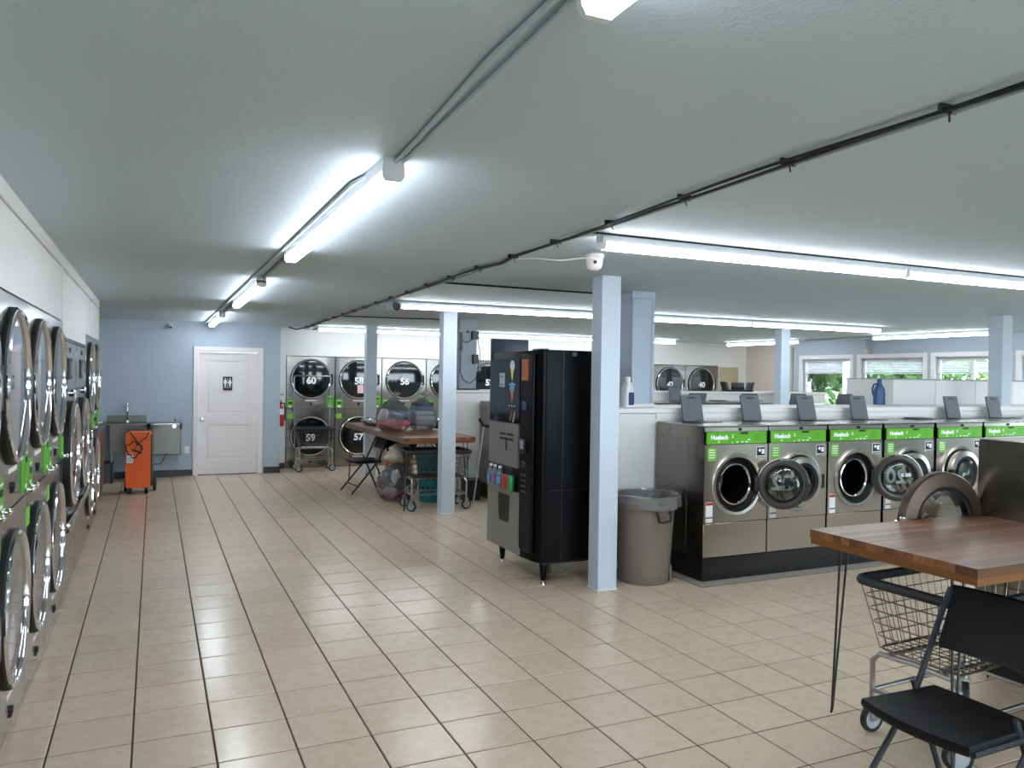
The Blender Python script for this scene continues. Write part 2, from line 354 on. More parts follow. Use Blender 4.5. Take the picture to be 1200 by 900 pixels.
# front wall behind the camera: a shop front with three big windows
w = struct('wall_front', 'shop front wall with wide windows')
FW = [(-.2, 2.9), (3.3, 6.6), (7.0, 10.4)]
def fwl(b):
    xs = [-1.6] + [x for p in FW for x in p] + [XR+.1]
    for k in range(0, len(xs), 2): b.box(xs[k], xs[k+1], YF-.12, YF, 0, CZ)
    for a, c2 in FW: b.box(a, c2, YF-.12, YF, 0, .45); b.box(a, c2, YF-.12, YF, 2.2, CZ)
part('wall_board', fwl, 'blue', w)
for k, (a, c2) in enumerate(FW):
    g = struct('window_%d' % (7+k), 'wide shop front window', ((a+c2)/2, YF-.06, 0)); hw = (c2-a)/2
    def sfr(b, hw=hw):
        b.box(-hw, -hw+.06, -.04, .04, .45, 2.2); b.box(hw-.06, hw, -.04, .04, .45, 2.2); b.box(-hw+.06, hw-.06, -.04, .04, .45, .51); b.box(-hw+.06, hw-.06, -.04, .04, 2.14, 2.2); b.box(-.03, .03, -.04, .04, .51, 2.14)
    part('frame', sfr, 'trimw', g)
    for sx in (-1, 1): part('pane', lambda b: b.box(min(sx*.03, sx*(hw-.06)), max(sx*.03, sx*(hw-.06)), -.004, .004, .51, 2.14), 'pane', g)

# restroom door
d = struct('door_1', 'white two-panel restroom door in a white casing', (1.1, YB, 0))
def casing(b):
    b.box(-.53, -.455, -.03, .0, 0, 2.055, .004); b.box(.455, .53, -.03, .0, 0, 2.055, .004); b.box(-.455, .455, -.03, .0, 1.985, 2.055, .004)
    b.box(-.46, -.445, 0, .12, 0, 1.99); b.box(.445, .46, 0, .12, 0, 1.99); b.box(-.445, .445, 0, .12, 1.975, 1.99)
part('door_frame', casing, 'trimw', d)
def slab(b):
    z = (0.01, .3, .94, 1.12, 1.84, 1.972)
    b.box(-.443, -.335, .035, .075, .01, 1.972); b.box(.335, .443, .035, .075, .01, 1.972)
    for a, e in ((.01, .24), (.81, .98), (1.84, 1.972)): b.box(-.335, .335, .035, .075, a, e)
sl = part('door_slab', slab, 'trimw', d)
for z0, z1 in ((.24, .81), (.98, 1.84)): part('door_panel', lambda b: (b.box(-.335, .335, .05, .07, z0, z1), b.box(-.30, .30, .043, .052, z0+.035, z1-.035, .004)), 'trimw', sl)
kn = part('door_knob', lambda b: b.lathe([(.032, 0), (.032, .006), (.012, .012), (.012, .035), (.026, .045), (.03, .06), (.022, .074), (0, .078)], (-.395, .035, .9), '-y', 20), 'chrome', d)
sg = part('restroom_sign', lambda b: b.prism(rrect(-.072, .072, -.11, .11, .012), 'y', .024, .034), 'printb', d, (-.015, 0, 1.47))
sg['label'] = 'black restroom sign with two white figures'
def figure(b, x, skirt):
    b.lathe([(0, 0), (.011, 0), (.011, .002), (0, .002)], (x, .024, .078), '-y', 14)
    if skirt: b.prism([(x-.012, .06), (x-.03, -.0), (x-.014, -.0), (x-.014, -.045), (x+.014, -.045), (x+.014, 0), (x+.03, 0), (x+.012, .06)], 'y', .022, .024)
    else: b.prism([(x-.02, .06), (x-.024, 0), (x-.013, 0), (x-.011, -.05), (x+.011, -.05), (x+.013, 0), (x+.024, 0), (x+.02, .06)], 'y', .022, .024)
part('figure', lambda b: figure(b, -.036, 0), 'printw', sg); part('figure', lambda b: figure(b, .036, 1), 'printw', sg)
part('divider', lambda b: b.box(-.003, .003, .022, .024, -.045, .08), 'printw', sg); text('lettering', 'RESTROOM', .022, 'printw', sg, (0, .0228, -.066))
part('threshold', lambda b: b.box(-.45, .45, -.005, .12, 0, .009), 'brownw', d)
d = struct('door_2', 'beige door in the far corner', (11.7, YD, 0))
part('door_slab', lambda b: b.box(-.26, .26, -.03, -.001, 0, 1.93, .003), 'beige', d)
for z0, z1 in ((.2, .9), (1.05, 1.8)): part('door_panel', lambda b: b.box(-.19, .19, -.036, -.03, z0, z1, .003), 'beige', d)

# posts, pilasters, islands
def post(name, label, x, y, wx=.172, wy=.15, z0=0.):
    t = thing(name, label, 'post', (x, y, 0), 0)
    part('shaft', lambda b: b.box(0, wx, 0, wy, z0, CZ-.001, .004), 'postblue', t)
    part('caulk_base', lambda b: b.box(-.006, wx+.006, -.006, wy+.006, z0, z0+.008), 'white', t)
    return t
post('support_post', 'pale blue square post beside the black vending machine', 3.13, 5.2)
post('support_post', 'pale blue square post at the end of the laundry table by the carts', 3.115, 8.78)
post('support_post', 'pale blue square post in front of dryer 58', 3.095, 12.38)
post('support_post', 'pale blue square post rising behind the washers before the cream wall', 8.53, 8.98, .17, .15)
post('support_post', 'pale blue square post rising from the ledge in front of the windows', 8.86, 5.84, .172, .17, 1.391)
ZL = 1.39
w = struct('wall_island', 'white half wall with a ledge between the washer rows')
part('wall_board', lambda b: b.box(3.56, 11.0, 5.78, 6.42, 0, ZL-.045), 'white', w)
part('ledge', lambda b: b.box(3.53, 11.03, 5.755, 6.46, ZL-.045, ZL, .004), 'trimw', w)
part('fascia', lambda b: b.box(4.05, 11.0, 5.765, 5.78, 1.295, ZL-.05), 'white', w)
w = struct('wall_island_far', 'white half wall behind the far washer row')
part('wall_board', lambda b: b.box(3.78, 10.6, 10.1, 10.6, 0, 1.42), 'white', w); part('ledge', lambda b: b.box(3.75, 10.63, 10.07, 10.63, 1.42, 1.455, .004), 'trimw', w)
w = struct('trim_1', 'pale blue boxed pilaster on the ledge')
part('pilaster', lambda b: b.box(3.935, 4.165, 6.0, 6.34, ZL, CZ-.001, .004), 'blue', w)
part('corner_bead', lambda b: (b.box(3.925, 3.95, 5.992, 6.35, CZ-.07, CZ-.001, .003), b.box(3.95, 4.175, 5.99, 6.0, CZ-.07, CZ-.001, .003), b.box(4.14, 4.172, 5.993, 6.0, ZL, CZ-.07, .003)), 'blue', w)
part('base_block', lambda b: b.box(3.92, 4.18, 5.985, 6.36, ZL, ZL+.03, .003), 'trimw', w)
w = struct('trim_2', 'boxed pilaster in blue paint darkened for shade, with a junction box and cords')
part('pilaster', lambda b: b.box(3.83, 4.09, 10.14, 10.5, 1.456, CZ-.001, .01), 'pil2', w)  # blue paint greyed and darkened to carry the shading of this pilaster
part('base_edge', lambda b: b.box(3.80, 4.12, 10.1, 10.52, 1.456, 1.475), 'black', w)
part('junction_box', lambda b: b.box(4.0, 4.1, 10.08, 10.14, 2.16, 2.27, .006), 'darkp', w); part('junction_box', lambda b: b.box(4.02, 4.1, 10.09, 10.14, 1.82, 1.95, .006), 'darkp', w); part('junction_box', lambda b: b.box(3.825, 3.86, 10.09, 10.14, 2.0, 2.25, .006), 'darkp', w)
part('hole', lambda b: b.lathe([(0, 0), (.018, 0), (.018, .004), (0, .004)], (3.95, 10.14, 2.26), '-y', 14), 'printb', w)
part('cord', lambda b: b.tube([(3.84, 10.11, 2.02), (3.83, 10.09, 1.7), (3.86, 10.06, 1.6), (3.95, 10.05, 1.545), (4.04, 10.06, 1.6), (4.1, 10.08, 1.75), (4.1, 10.1, 1.9)], .007, 6), 'cable', w)
part('cord', lambda b: b.tube([(3.86, 10.11, 2.14), (3.93, 10.1, 2.11), (4.0, 10.1, 2.15), (4.05, 10.1, 2.2)], .006, 6), 'cable', w)
part('wire', lambda b: b.tube([(4.09, 10.12, 2.18), (4.12, 10.1, 2.0), (4.14, 10.1, 1.7), (4.2, 10.08, 1.5)], .004, 5), 'cable', w)
w = struct('trim_3', 'black plinth under the front row of washers'); part('plinth', lambda b: b.box(4.04, 11.0, 5.09, 5.77, .012, .2), 'black', w)
w = struct('trim_4', 'concrete pad under the front row of washers'); part('pad', lambda b: b.box(3.95, 11.1, 4.98, 5.78, 0, .014, .004), 'concrete', w)
w = struct('trim_5', 'black plinth under the far row of washers'); part('plinth', lambda b: b.box(4.1, 10.6, 9.38, 10.06, 0, .2), 'black', w)
w = struct('trim_6', 'black plinth under the washers behind the ledge'); part('plinth', lambda b: b.box(4.04, 11.0, 6.47, 7.12, 0, .2), 'black', w)
w = struct('trim_7', 'black plinth under the washer beyond the near table'); part('plinth', lambda b: b.box(4.32, 6.6, 2.0, 2.94, 0, .2), 'black', w)

# ------------------------------------------------------------------ lamps and ceiling runs
def fixture(label, a, bp, group):
    a = Vector(a); bp = Vector(bp); L = (bp-a).length; rz = math.atan2(bp.y-a.y, bp.x-a.x)
    t = thing('strip_light', label, 'light', (a.x, a.y, CZ), rz, group); k = round(L, 2)
    def house(b): b.prism([(-.04, 0), (.04, 0), (.036, -.046), (-.036, -.046)], 'x', 0, L)
    part('housing', house, 'lampbody', t, key=('house', k))
    def diff(b): b.prism([(-.038, -.047), (.038, -.047), (.038, -.066), (.028, -.082), (-.028, -.082), (-.038, -.066)], 'x', .02, L-.02)
    part('diffuser', diff, 'lamp', t, key=('diff', k))
    for x in (.0, L-.02): part('end_cap', lambda b: b.prism([(-.04, -.03), (.04, -.03), (.04, -.066), (.029, -.084), (-.029, -.084), (-.04, -.066)], 'x', 0, .02), 'lampbody', t, (x, 0, 0), key='endcap')
    part('seam_clip', lambda b: b.prism([(-.039, -.044), (.039, -.044), (.039, -.067), (.0285, -.083), (-.0285, -.083), (-.039, -.067)], 'x', -.005, .005), 'lampbody', t, (L/2, 0, 0), key='seamclip')
    return t
FX = .79
for y in (-1.02, 2.79, 6.75, 10.85): fixture('LED strip light on the conduit run toward the restroom door', (FX+(.01 if y > 5 else 0), y, 0), (FX+(.03 if y > 5 else 0), y+2.38, 0), 'strip lights on the conduit run toward the restroom')
for x in (2.23, 4.62, 7.01): fixture('LED strip light in the run above the near washer aisle', (x, 3.74, 0), (x+2.388, 3.74, 0), 'strip lights above the near washer aisle')
for x in (2.37, 4.76, 7.15): fixture('LED strip light in the run above the vending machine aisle', (x, 8.1, 0), (x+2.388, 8.1, 0), 'strip lights above the vending aisle')
for x in (2.45, 4.84, 7.23): fixture('LED strip light in the run just in front of the numbered dryers', (x, 13.12, 0), (x+2.388, 13.1, 0), 'strip lights before the numbered dryers')
for y in (13.2, 9.5): fixture('LED strip light running along the window wall', (11.05, y, 0), (11.05+.05, y-2.0, 0), 'strip lights along the window wall')
fixture('LED strip light running along the window wall', (11.05, 6.6, 0), (11.05, 4.4, 0), 'strip lights along the window wall')
# conduits
def run(name, label, cat, path, r, m='conduit', n=6): return tag(part(name, lambda b: b.tube(path, r, n), m), label, cat)
run('conduit', 'thin grey conduit beside the strip lights that lead to the restroom door', 'conduit', [(.745, y, CZ-.012) for y in (-1.2, 1.3, 1.8)] + [(.775, 2.3, CZ-.012), (.80, 2.75, CZ-.012)] + [(.735, 3.2, CZ-.012), (.735, 13.3, CZ-.012)], .009, 'ceiling')
run('conduit', 'darker conduit joining the strip light ends above the left aisle', 'conduit', [(.78, 1.40, CZ-.014), (.795, 1.8, CZ-.014), (.81, 2.4, CZ-.014), (.82, 2.76, CZ-.014)], .009, 'ceiling')
run('conduit', 'short conduit between the second and third strip light toward the restroom door', 'conduit', [(.80, 5.2, CZ-.014), (.81, 6.7, CZ-.014)], .013)
run('conduit', 'short conduit between the third strip light and the one at the restroom wall', 'conduit', [(.82, 9.2, CZ-.014), (.82, 10.8, CZ-.014)], .013)
cb = thing('cable_bundle', 'black cables clipped along the ceiling the length of the room', 'cable', (2.0, 0, CZ))
for off, q in ((0, 0.), (.02, 1.7), (.042, 3.1)):
    def cab(b):
        pts = []
        y = .4
        while y < 13.7:
            x = .02+max(0, (y-2))*.024 + off + .012*math.sin(y*1.9+q) + (.05 if 4.6 < y < 4.9 else 0); pts.append((x, y, -.016-.010*abs(math.sin(y*1.35+q)))); y += .3
        b.tube(pts, .0062, 6)
    part('cable', cab, 'cable' if q < 3 else 'conduit', cb)
y = .9
while y < 13.6:
    part('clip', lambda b: (b.box(-.012, .06, -.006, .006, -.027, -.002, .003), b.tube([(.03, 0, -.025), (.045, .01, -.045)], .003, 5)), 'cable', cb, (.02+max(0, (y-2))*.024, y, 0), key='cableclip'); y += .62
run('conduit', 'long conduit along the strip lights above the near washer aisle', 'conduit', [(2.1, 3.68, CZ-.008), (9.4, 3.68, CZ-.008)], .006, 'cable')
run('conduit', 'long conduit along the strip lights above the vending aisle', 'conduit', [(2.2, 8.03, CZ-.012), (9.5, 8.03, CZ-.012)], .012, 'conduit')
run('conduit', 'thin dark line of cable across the ceiling behind the post by the vending machine', 'cable', [(2.15, 6.25, CZ-.01), (3.7, 6.3, CZ-.01), (4.0, 6.2, CZ-.01)], .009, 'cable')
run('conduit', 'thin cable across the ceiling above the laundry table', 'cable', [(2.25, 10.6, CZ-.01), (3.1, 10.5, CZ-.01), (3.9, 10.3, CZ-.01)], .009, 'cable')
run('conduit', 'conduit along the ceiling edge of the window wall', 'conduit', [(11.2, 11.2, CZ-.02), (11.3, 10.2, CZ-.02), (11.2, 9.5, CZ-.02)], .014)
t = thing('spot_light', 'small double emergency spot lamp at the end of the strip lights by the laundry table', 'light', (2.28, 8.1, CZ))
part('bracket', lambda b: b.box(-.05, .05, -.04, .04, -.045, 0, .006), 'conduit', t)
for s2 in (-1, 1): part('lamp_head', lambda b: b.lathe([(0, 0), (.03, .0), (.045, .05), (.04, .055), (0, .05)], (s2*.04, -.02, -.07), '-y', 16), 'darkp' if s2 > 0 else 'conduit', t)
t = thing('junction_box', 'ceiling junction box with cable loops by the dryer recess', 'box', (2.35, 13.4, CZ))
part('box', lambda b: b.box(-.06, .06, -.05, .05, -.06, 0, .006), 'conduit', t); part('cable_loop', lambda b: b.tube([(-.3, .1, -.02), (-.2, 0, -.06), (-.08, 0, -.03), (.1, 0, -.05), (.16, .05, -.02)], .012, 6), 'cable', t)
t = thing('junction_box', 'small junction box with cables on the wall between the windows', 'box', (XR, 10.6, 0))
part('box', lambda b: b.box(-.07, -.001, -.05, .05, 2.17, 2.27, .008), 'peach', t); part('conduit', lambda b: b.tube([(-.04, .01, 2.26), (-.04, .01, CZ)], .012, 6), 'conduit', t); part('conduit', lambda b: b.tube([(-.04, -.05, 2.22), (-.04, -.09, 2.3), (-.04, -.09, CZ)], .012, 6), 'conduit', t)
t = thing('wall_pipe', 'dark vertical pipe on the corner of the cream wall by the windows', 'pipe', (XR-.03, 12.5, 0)); part('pipe', lambda b: b.tube([(0, 0, 1.2), (0, 0, 2.36)], .02, 10), 'conduit', t); part('foot', lambda b: b.box(-.05, .03, -.08, .08, 1.2, 1.25, .006), 'darkp', t)
t = thing('pole', 'slim cream boxed pipe against the end of the cream wall', 'pipe', (XR-.002, 12.72, 0)); part('shaft', lambda b: b.box(-.07, 0, -.05, .05, 0, CZ-.002, .004), 'peach', t)
# cameras
t = thing('dome_camera', 'white dome security camera hanging from the ceiling near the vending machine', 'camera', (2.575, 4.38, CZ))
part('mount', lambda b: b.lathe([(0, 0), (.062, 0), (.062, -.022), (.055, -.03)], n=28), 'trimw', t); part('dome', lambda b: b.lathe([(.055, -.03), (.052, -.06), (.045, -.085), (.028, -.1), (0, -.104)], n=28), 'trimw', t); part('lens', lambda b: b.lathe([(0, 0), (.012, 0), (.011, .004), (0, .004)], (-.025, -.05, -.055), '-y', 14), 'printb', t)
run('cable', 'white cable looping along the ceiling to the dome camera', 'cable', [(2.14, 4.75, CZ-.012), (2.25, 4.6, CZ-.02), (2.4, 4.5, CZ-.035), (2.53, 4.4, CZ-.02)], .005, 'trimw')
t = thing('bullet_camera', 'small white bullet camera at the top of the blue wall', 'camera', (.23, YB, 2.37))
part('base', lambda b: b.lathe([(0, 0), (.035, 0), (.035, .015), (0, .02)], (0, 0, 0), '-y', 18), 'trimw', t); part('body', lambda b: b.tube([(0, -.015, 0), (0, -.05, -.01), (0, -.13, -.03)], [.014, .028, .03], 14), 'trimw', t); part('lens', lambda b: b.lathe([(0, 0), (.024, 0), (.022, .004), (0, .003)], (0, -.13, -.03), '-y', 16), 'printb', t)

# ------------------------------------------------------------------ stacked dryers
def dryer(label, loc, rz, nums=None, group=None, ht=1.95, wd=.838, poster=False, dz=0.):
    t = thing('stacked_dryer', label, 'dryer', loc, rz, group); h = wd/2; k = (round(wd, 3), ht)
    part('body', lambda b: b.box(-h, h, .006, .8, .0, ht, .004), 'steel2', t, key=('dbody', k))
    part('front_panel', lambda b: b.box(-h+.003, h-.003, -.004, .006, 1.03, ht-.004, .003), 'steel', t, key=('dfu', k))
    part('front_panel', lambda b: b.box(-h+.003, h-.003, -.004, .006, .025, 1.02, .003), 'steel', t, key=('dfl', k))
    for zc, num in ((1.553+dz, 0), (.553+dz, 1)):
        d = part('door', lambda b: b.lathe([(.355, 0), (.355, .016), (.346, .024), (.33, .02), (.33, .0)], ax='-y', n=48), 'rubber', t, (0, -.004, zc), key='ddoor')
        part('door_ring', lambda b: b.lathe([(.346, .018), (.345, .03), (.336, .037), (.325, .034), (.318, .024), (.318, .01)], ax='-y', n=48), 'chrome', d, key='dring')
        part('door_glass', lambda b: b.lathe([(.32, .018), (.24, .021), (.12, .023), (0, .024)], ax='-y', n=40), 'dglass', d, key='dglass')
        part('hinge', lambda b: b.box(.335, .374, -.036, -.0, -.09, .09, .005), 'rubber', d, key='dhinge')
        if nums: text('number', str(nums[num]), .165, 'printw', d, (.0, -.0262, -.03), bold=.006)
        part('key_lock', lambda b: (b.lathe([(0, 0), (.017, 0), (.017, .012), (0, .012)], (0, -.004, 0), '-y', 12), b.prism([(-.028, -.03), (.028, -.03), (.01, -.008), (-.01, -.008)], 'y', -.012, -.004)), 'printb', t, (0, 0, 1.125 if num == 0 else .115), key='dkey')
        part('name_plate', lambda b: b.box(-.1, .1, -.009, -.003, -.012, .012, .002), 'trimw', t, (0, 0, zc-.375), key='dplate')
    # green control panels, coin slides
    for x, z0, z1, w in ((.335, 1.05, 1.27, .115), (-.35, 1.05, 1.20, .12)):
        p = part('control_panel', lambda b: b.prism(rrect(-w/2, w/2, z0, z1, .012, 3), 'y', -.016, -.003), 'green', t, (x, 0, 0), key=('dgp', x))
        part('display', lambda b: b.box(-.03, .03, -.0185, -.0155, z1-.075, z1-.045), 'printb', p, key=('ddisp', x))
        part('label_print', lambda b: [b.box(-.035+q*.028, -.018+q*.028, -.0175, -.0155, z1-.03, z1-.022) for q in range(3)] and b.box(-.035, .02, -.0175, -.0155, z0+.025, z0+.04), 'printw', p, key=('dprt', x))
        part('coin_slide', lambda b: (b.box(-.045, .045, -.03, -.0155, z0-.0, z0+.022, .004), b.lathe([(0, .0), (.014, 0), (.016, .018), (.008, .028), (0, .03)], (.0, -.028, z0+.011), '-y', 14)), 'chrome', p, key=('dcoin', x))
    p = part('sticker', lambda b: b.box(-.4, -.3, -.0065, -.003, .86, .95), 'greend', t, key='dstk')
    if ht > 1.96: part('vent_strip', lambda b: b.box(-.17, -.05, -.0075, -.0035, ht-.12, ht-.10), 'printb', t, key='dvs')
    if poster: part('pink_note', lambda b: b.box(-.03, .08, -.034, -.0305, 1.31, 1.46), mat('pink_paper', (232, 190, 190), .7), t)
    return t
DL = {60: 'stacked dryer number 60 behind the cart with the hanging bar', 58: 'stacked dryer number 58 with a pink note on its glass', 56: 'stacked dryer number 56 just above the bagged laundry', 54: 'stacked dryer number 54 partly hidden by the blue post and pilaster', 52: 'stacked dryer number 52 peeping out between pilaster and dark blue board', 42: 'stacked dryer number 42 next to the pale blue pilaster on the ledge', 40: 'stacked dryer number 40 at the end of its row beside the beige door'}
for k in range(11):
    n = 60-2*k
    dryer(DL.get(n, 'numbered stacked dryer behind the vending machine and the far half wall'), (2.08+.845*(k+.5), YD, 0), 0, (n, n-1), 'numbered stacked dryers along the back wall', 1.95, poster=(n == 58))
for k, y in enumerate((2.03, 2.875, 3.718, 4.558, 5.398)):
    dryer('unnumbered stacked dryer in the wall row that ends at the big washers', (XL, y+.42, 0), R(90), None, 'stacked dryers before the big wall washers', 1.985, dz=.022)
for k, y in enumerate((8.29, 9.17)):
    dryer('stainless stacked dryer between the big wall washers and the sink corner', (XL, y+.437, 0), R(90), None, 'stacked dryers by the sink', 1.985, .872, dz=.022)

# big washers in the left wall
for k, y in enumerate((6.24, 7.265)):
    t = thing('large_washer', 'large stainless front load washer set into the machine wall between the stacked dryers', 'washer', (XL, y+.512, 0), R(90), 'large washers in the machine wall')
    part('body', lambda b: b.box(-.505, .505, .01, .8, 0, 1.875, .005), 'steel2', t, key='lwb')
    part('top_gap', lambda b: b.box(-.505, .505, .0, .03, 1.86, 1.885), 'black', t, key='lwg')
    part('control_panel', lambda b: b.box(-.5, .5, -.004, .012, 1.50, 1.855, .004), 'steel2', t, key='lwc')
    part('front_panel', lambda b: b.box(-.5, .5, -.004, .012, .58, 1.49, .004), 'steel', t, key='lwf')
    part('lower_panel', lambda b: b.box(-.5, .5, -.004, .012, .02, .535, .004), 'steel', t, key='lwl')
    sc = part('display', lambda b: b.box(-.16, .12, -.012, -.002, 1.58, 1.74, .003), 'printb', t, key='lwd')
    part('screen', lambda b: b.box(-.04, .08, -.0145, -.0115, 1.61, 1.71), mat('green_screen', (40, 70, 56), .3), sc, key='lws')
    part('indicator', lambda b: b.lathe([(0, 0), (.02, 0), (.02, .006), (0, .008)], (.0, -.004, 1.80), '-y', 14), 'printb', t, key='lwi')
    part('lock', lambda b: b.lathe([(0, 0), (.03, 0), (.03, .02), (.02, .03), (0, .03)], (.12, -.004, 1.475), '-y', 16), 'chrome', t, key='lwk')
    d = part('door', lambda b: b.lathe([(.40, 0), (.40, .03), (.385, .042), (.36, .03), (.36, 0)], ax='-y', n=48), 'rubber', t, (0, -.004, 1.02), key='lwdoor')
    part('door_ring', lambda b: b.lathe([(.388, .034), (.38, .052), (.362, .056), (.345, .045), (.34, .025)], ax='-y', n=48), 'chrome', d, key='lwring')
    part('door_glass', lambda b: b.lathe([(.342, .03), (.22, .04), (0, .046)], ax='-y', n=40), 'dglass', d, key='lwglass')
    part('door_handle', lambda b: b.box(.38, .43, -.07, -.01, -.08, .08, .008), 'chrome', d, key='lwh')
    part('bumper_rail', lambda b: b.box(-.5, .5, -.06, -.003, .535, .58, .012), 'steelh', t, key='lwr')
    part('key_lock', lambda b: b.lathe([(0, 0), (.014, 0), (.014, .012), (0, .012)], (-.1, -.004, .45), '-y', 12), 'printb', t, key='lwkl')

# ------------------------------------------------------------------ front load washers
def washer(label, loc, rz, group, wd=.66, ht=1.275, zc=.79, door=0., lid=True, num=None, dep=.66, full=True, back=False, hx=.20, dr=.215, rr=.26):
    t = thing('front_load_washer', label, 'washer', loc, rz, group); h = wd/2; k = (wd, ht, zc)
    part('body', lambda b: b.add([(x, y, z) for z in (.2, ht-.012) for y in (.0, dep) for x in (-h, h)], [(0, 2, 3, 1), (4, 5, 7, 6), (2, 6, 7, 3), (0, 4, 6, 2), (1, 3, 7, 5)]), 'steel2', t, key=('wb', k, dep))
    if full:
        part('side_panel', lambda b: b.box(-h-.003, -h+.001, .22, dep-.06, .3, ht-.12, .0012), 'steel2', t, key=('wsp', k, dep))
        part('side_panel', lambda b: b.box(h-.001, h+.003, .12, dep-.2, .3, ht-.14, .0012), 'steel2', t, key=('wsp2', k, dep))
    part('top', lambda b: b.box(-h, h, .0, dep, ht-.012, ht, .004), 'steelh', t, key=('wt', k, dep))
    def holed(b):
        x0, x1, z0, z1 = -h+.002, h-.002, .485, ht-.155; rh = rr-.03
        an = sorted([2*math.pi*q/40 for q in range(40)] + [math.atan2(z-zc, x) % (2*math.pi) for x in (x0, x1) for z in (z0, z1)])
        vs = []; n = len(an)
        for y in (-.004, .006):
            for a in an:
                c2, s2 = math.cos(a), math.sin(a); m = min((x1 if c2 > 0 else x0)/c2 if abs(c2) > 1e-6 else 9, ((z1 if s2 > 0 else z0)-zc)/s2 if abs(s2) > 1e-6 else 9)
                vs += [(rh*c2, y, zc+rh*s2), (m*c2, y, zc+m*s2)]
        fs = []
        for q in range(n):
            p = (q+1) % n; o = 2*n
            fs += [(2*q, 2*q+1, 2*p+1, 2*p), (o+2*q, o+2*p, o+2*p+1, o+2*q+1), (2*q+1, o+2*q+1, o+2*p+1, 2*p+1), (2*q, 2*p, o+2*p, o+2*q)]
        b.add(vs, fs)
    part('front_panel', holed, 'steelw', t, key=('wf', k, rr))
    part('lower_panel', lambda b: b.box(-h+.002, h-.002, -.004, .006, .205, .48, .003), 'steelw', t, key=('wl', k))
    part('upper_strip', lambda b: b.box(-h+.002, h-.002, -.003, .006, ht-.05, ht-.014, .002), 'steelh', t, key=('wu', k))
    part('lock', lambda b: b.lathe([(0, 0), (.012, 0), (.012, .01), (0, .01)], (.03, -.003, ht-.032), '-y', 14), 'printb', t, key=('wlk', k))
    g = part('control_panel', lambda b: b.prism(rrect(-h+.02, h-.02, ht-.15, ht-.03-.022, .006, 2), 'y', -.010, .004), 'green', t, key=('wg', k))
    if full:
        zt = ht-.10
        text('logo', 'Huebsch', .05, 'printw', g, (-.185, -.0108, zt+.004), bold=.002)
        part('display', lambda b: b.box(.03, .11, -.012, -.0095, zt+.028, zt+.044), 'printb', g, key=('wd', k))
        def btn(b):
            for x, z, w2 in ((-.0, -.035, .02), (.05, -.035, .022), (.095, -.035, .03), (.12, -.018, .022), (-.05, .005, .016), (-.05, .02, .012), (-.055, -.04, .01)): b.box(x-w2/2, x+w2/2, -.012, -.0095, zt+z-.004, zt+z+.004)
        tag(part('button_print', btn, 'printw', g, key=('wbt', k)), kind='stuff')
        part('program_text', lambda b: [b.box(x, x+.012, -.012, -.0095, zt+z, zt+z+.004) for x in (.18, .2, .22) for z in (-.02, .0, .02)], 'printb', g, key=('wpt', k))
        text('logo', 'SC', .022, 'printw', g, (-.19, -.0108, zt-.03))
        st = part('instruction_sticker', lambda b: b.prism(rrect(-h+.03, -h+.12, ht-.285, ht-.18, .008, 2), 'y', -.0062, -.003), 'greend', t, key=('wst', k))
        part('print_lines', lambda b: [b.box(-h+.045, -h+.105, -.0072, -.0058, ht-.2-q*.02, ht-.194-q*.02) for q in range(4)], 'printw', st, key=('wsl', k))
        st = part('service_sticker', lambda b: b.box(h-.125, h-.03, -.0062, -.003, ht-.275, ht-.18, .001), 'printw', t, key=('wss', k))
        part('print_lines', lambda b: (b.box(h-.12, h-.035, -.0072, -.0058, ht-.255, ht-.185), b.box(h-.12, h-.035, -.0072, -.0058, ht-.271, ht-.263)), 'printb', st, key=('wsk', k))
        part('print_lines', lambda b: (b.lathe([(0, 0), (.014, 0), (.014, .0012), (0, .0012)], (h-.09, -.0072, ht-.21), '-y', 12), b.box(h-.07, h-.04, -.0084, -.007, ht-.24, ht-.2)), 'printw', st, key=('wsw', k))
        st = part('warning_label', lambda b: b.box(-h+.02, -h+.09, -.0062, -.003, .49, .655, .001), 'printw', t, key=('wwl', k))
        part('label_band', lambda b: b.box(-h+.022, -h+.088, -.0072, -.0058, .63, .652), 'printr', st, key=('wwr', k)); part('label_band', lambda b: b.box(-h+.022, -h+.088, -.0072, -.0058, .525, .535), 'printn', st, key=('wwn', k))
    # porthole
    kr = (rr,)
    part('porthole_ring', lambda b: b.lathe([(rr, 0), (rr, .012), (rr-.01, .02), (rr-.034, .018), (rr-.04, .0)], ax='-y', n=48), 'steelh', t, (0, -.004, zc), key=('wpr', kr))
    part('gasket', lambda b: b.lathe([(rr-.038, .012), (rr-.04, -.01), (rr-.06, -.035), (rr-.085, -.03), (rr-.094, -.02), (rr-.1, -.05)], ax='-y', n=40), 'rubber', t, (0, -.004, zc), key=('wgk', kr))
    part('drum_lip', lambda b: b.lathe([(rr-.088, -.022), (rr-.09, -.012), (rr-.1, -.010), (rr-.108, -.022)], ax='-y', n=40), 'chrome', t, (0, -.004, zc), key=('wdr', kr))
    part('drum', lambda b: b.lathe([(rr-.104, -.03), (rr-.08, -.08), (rr-.07, -.40), (rr-.12, -.43), (0, -.43)], ax='-y', n=32), mat('dark_drum', (58, 58, 58), .35, .9), t, (0, -.006, zc), key=('wdh', kr))
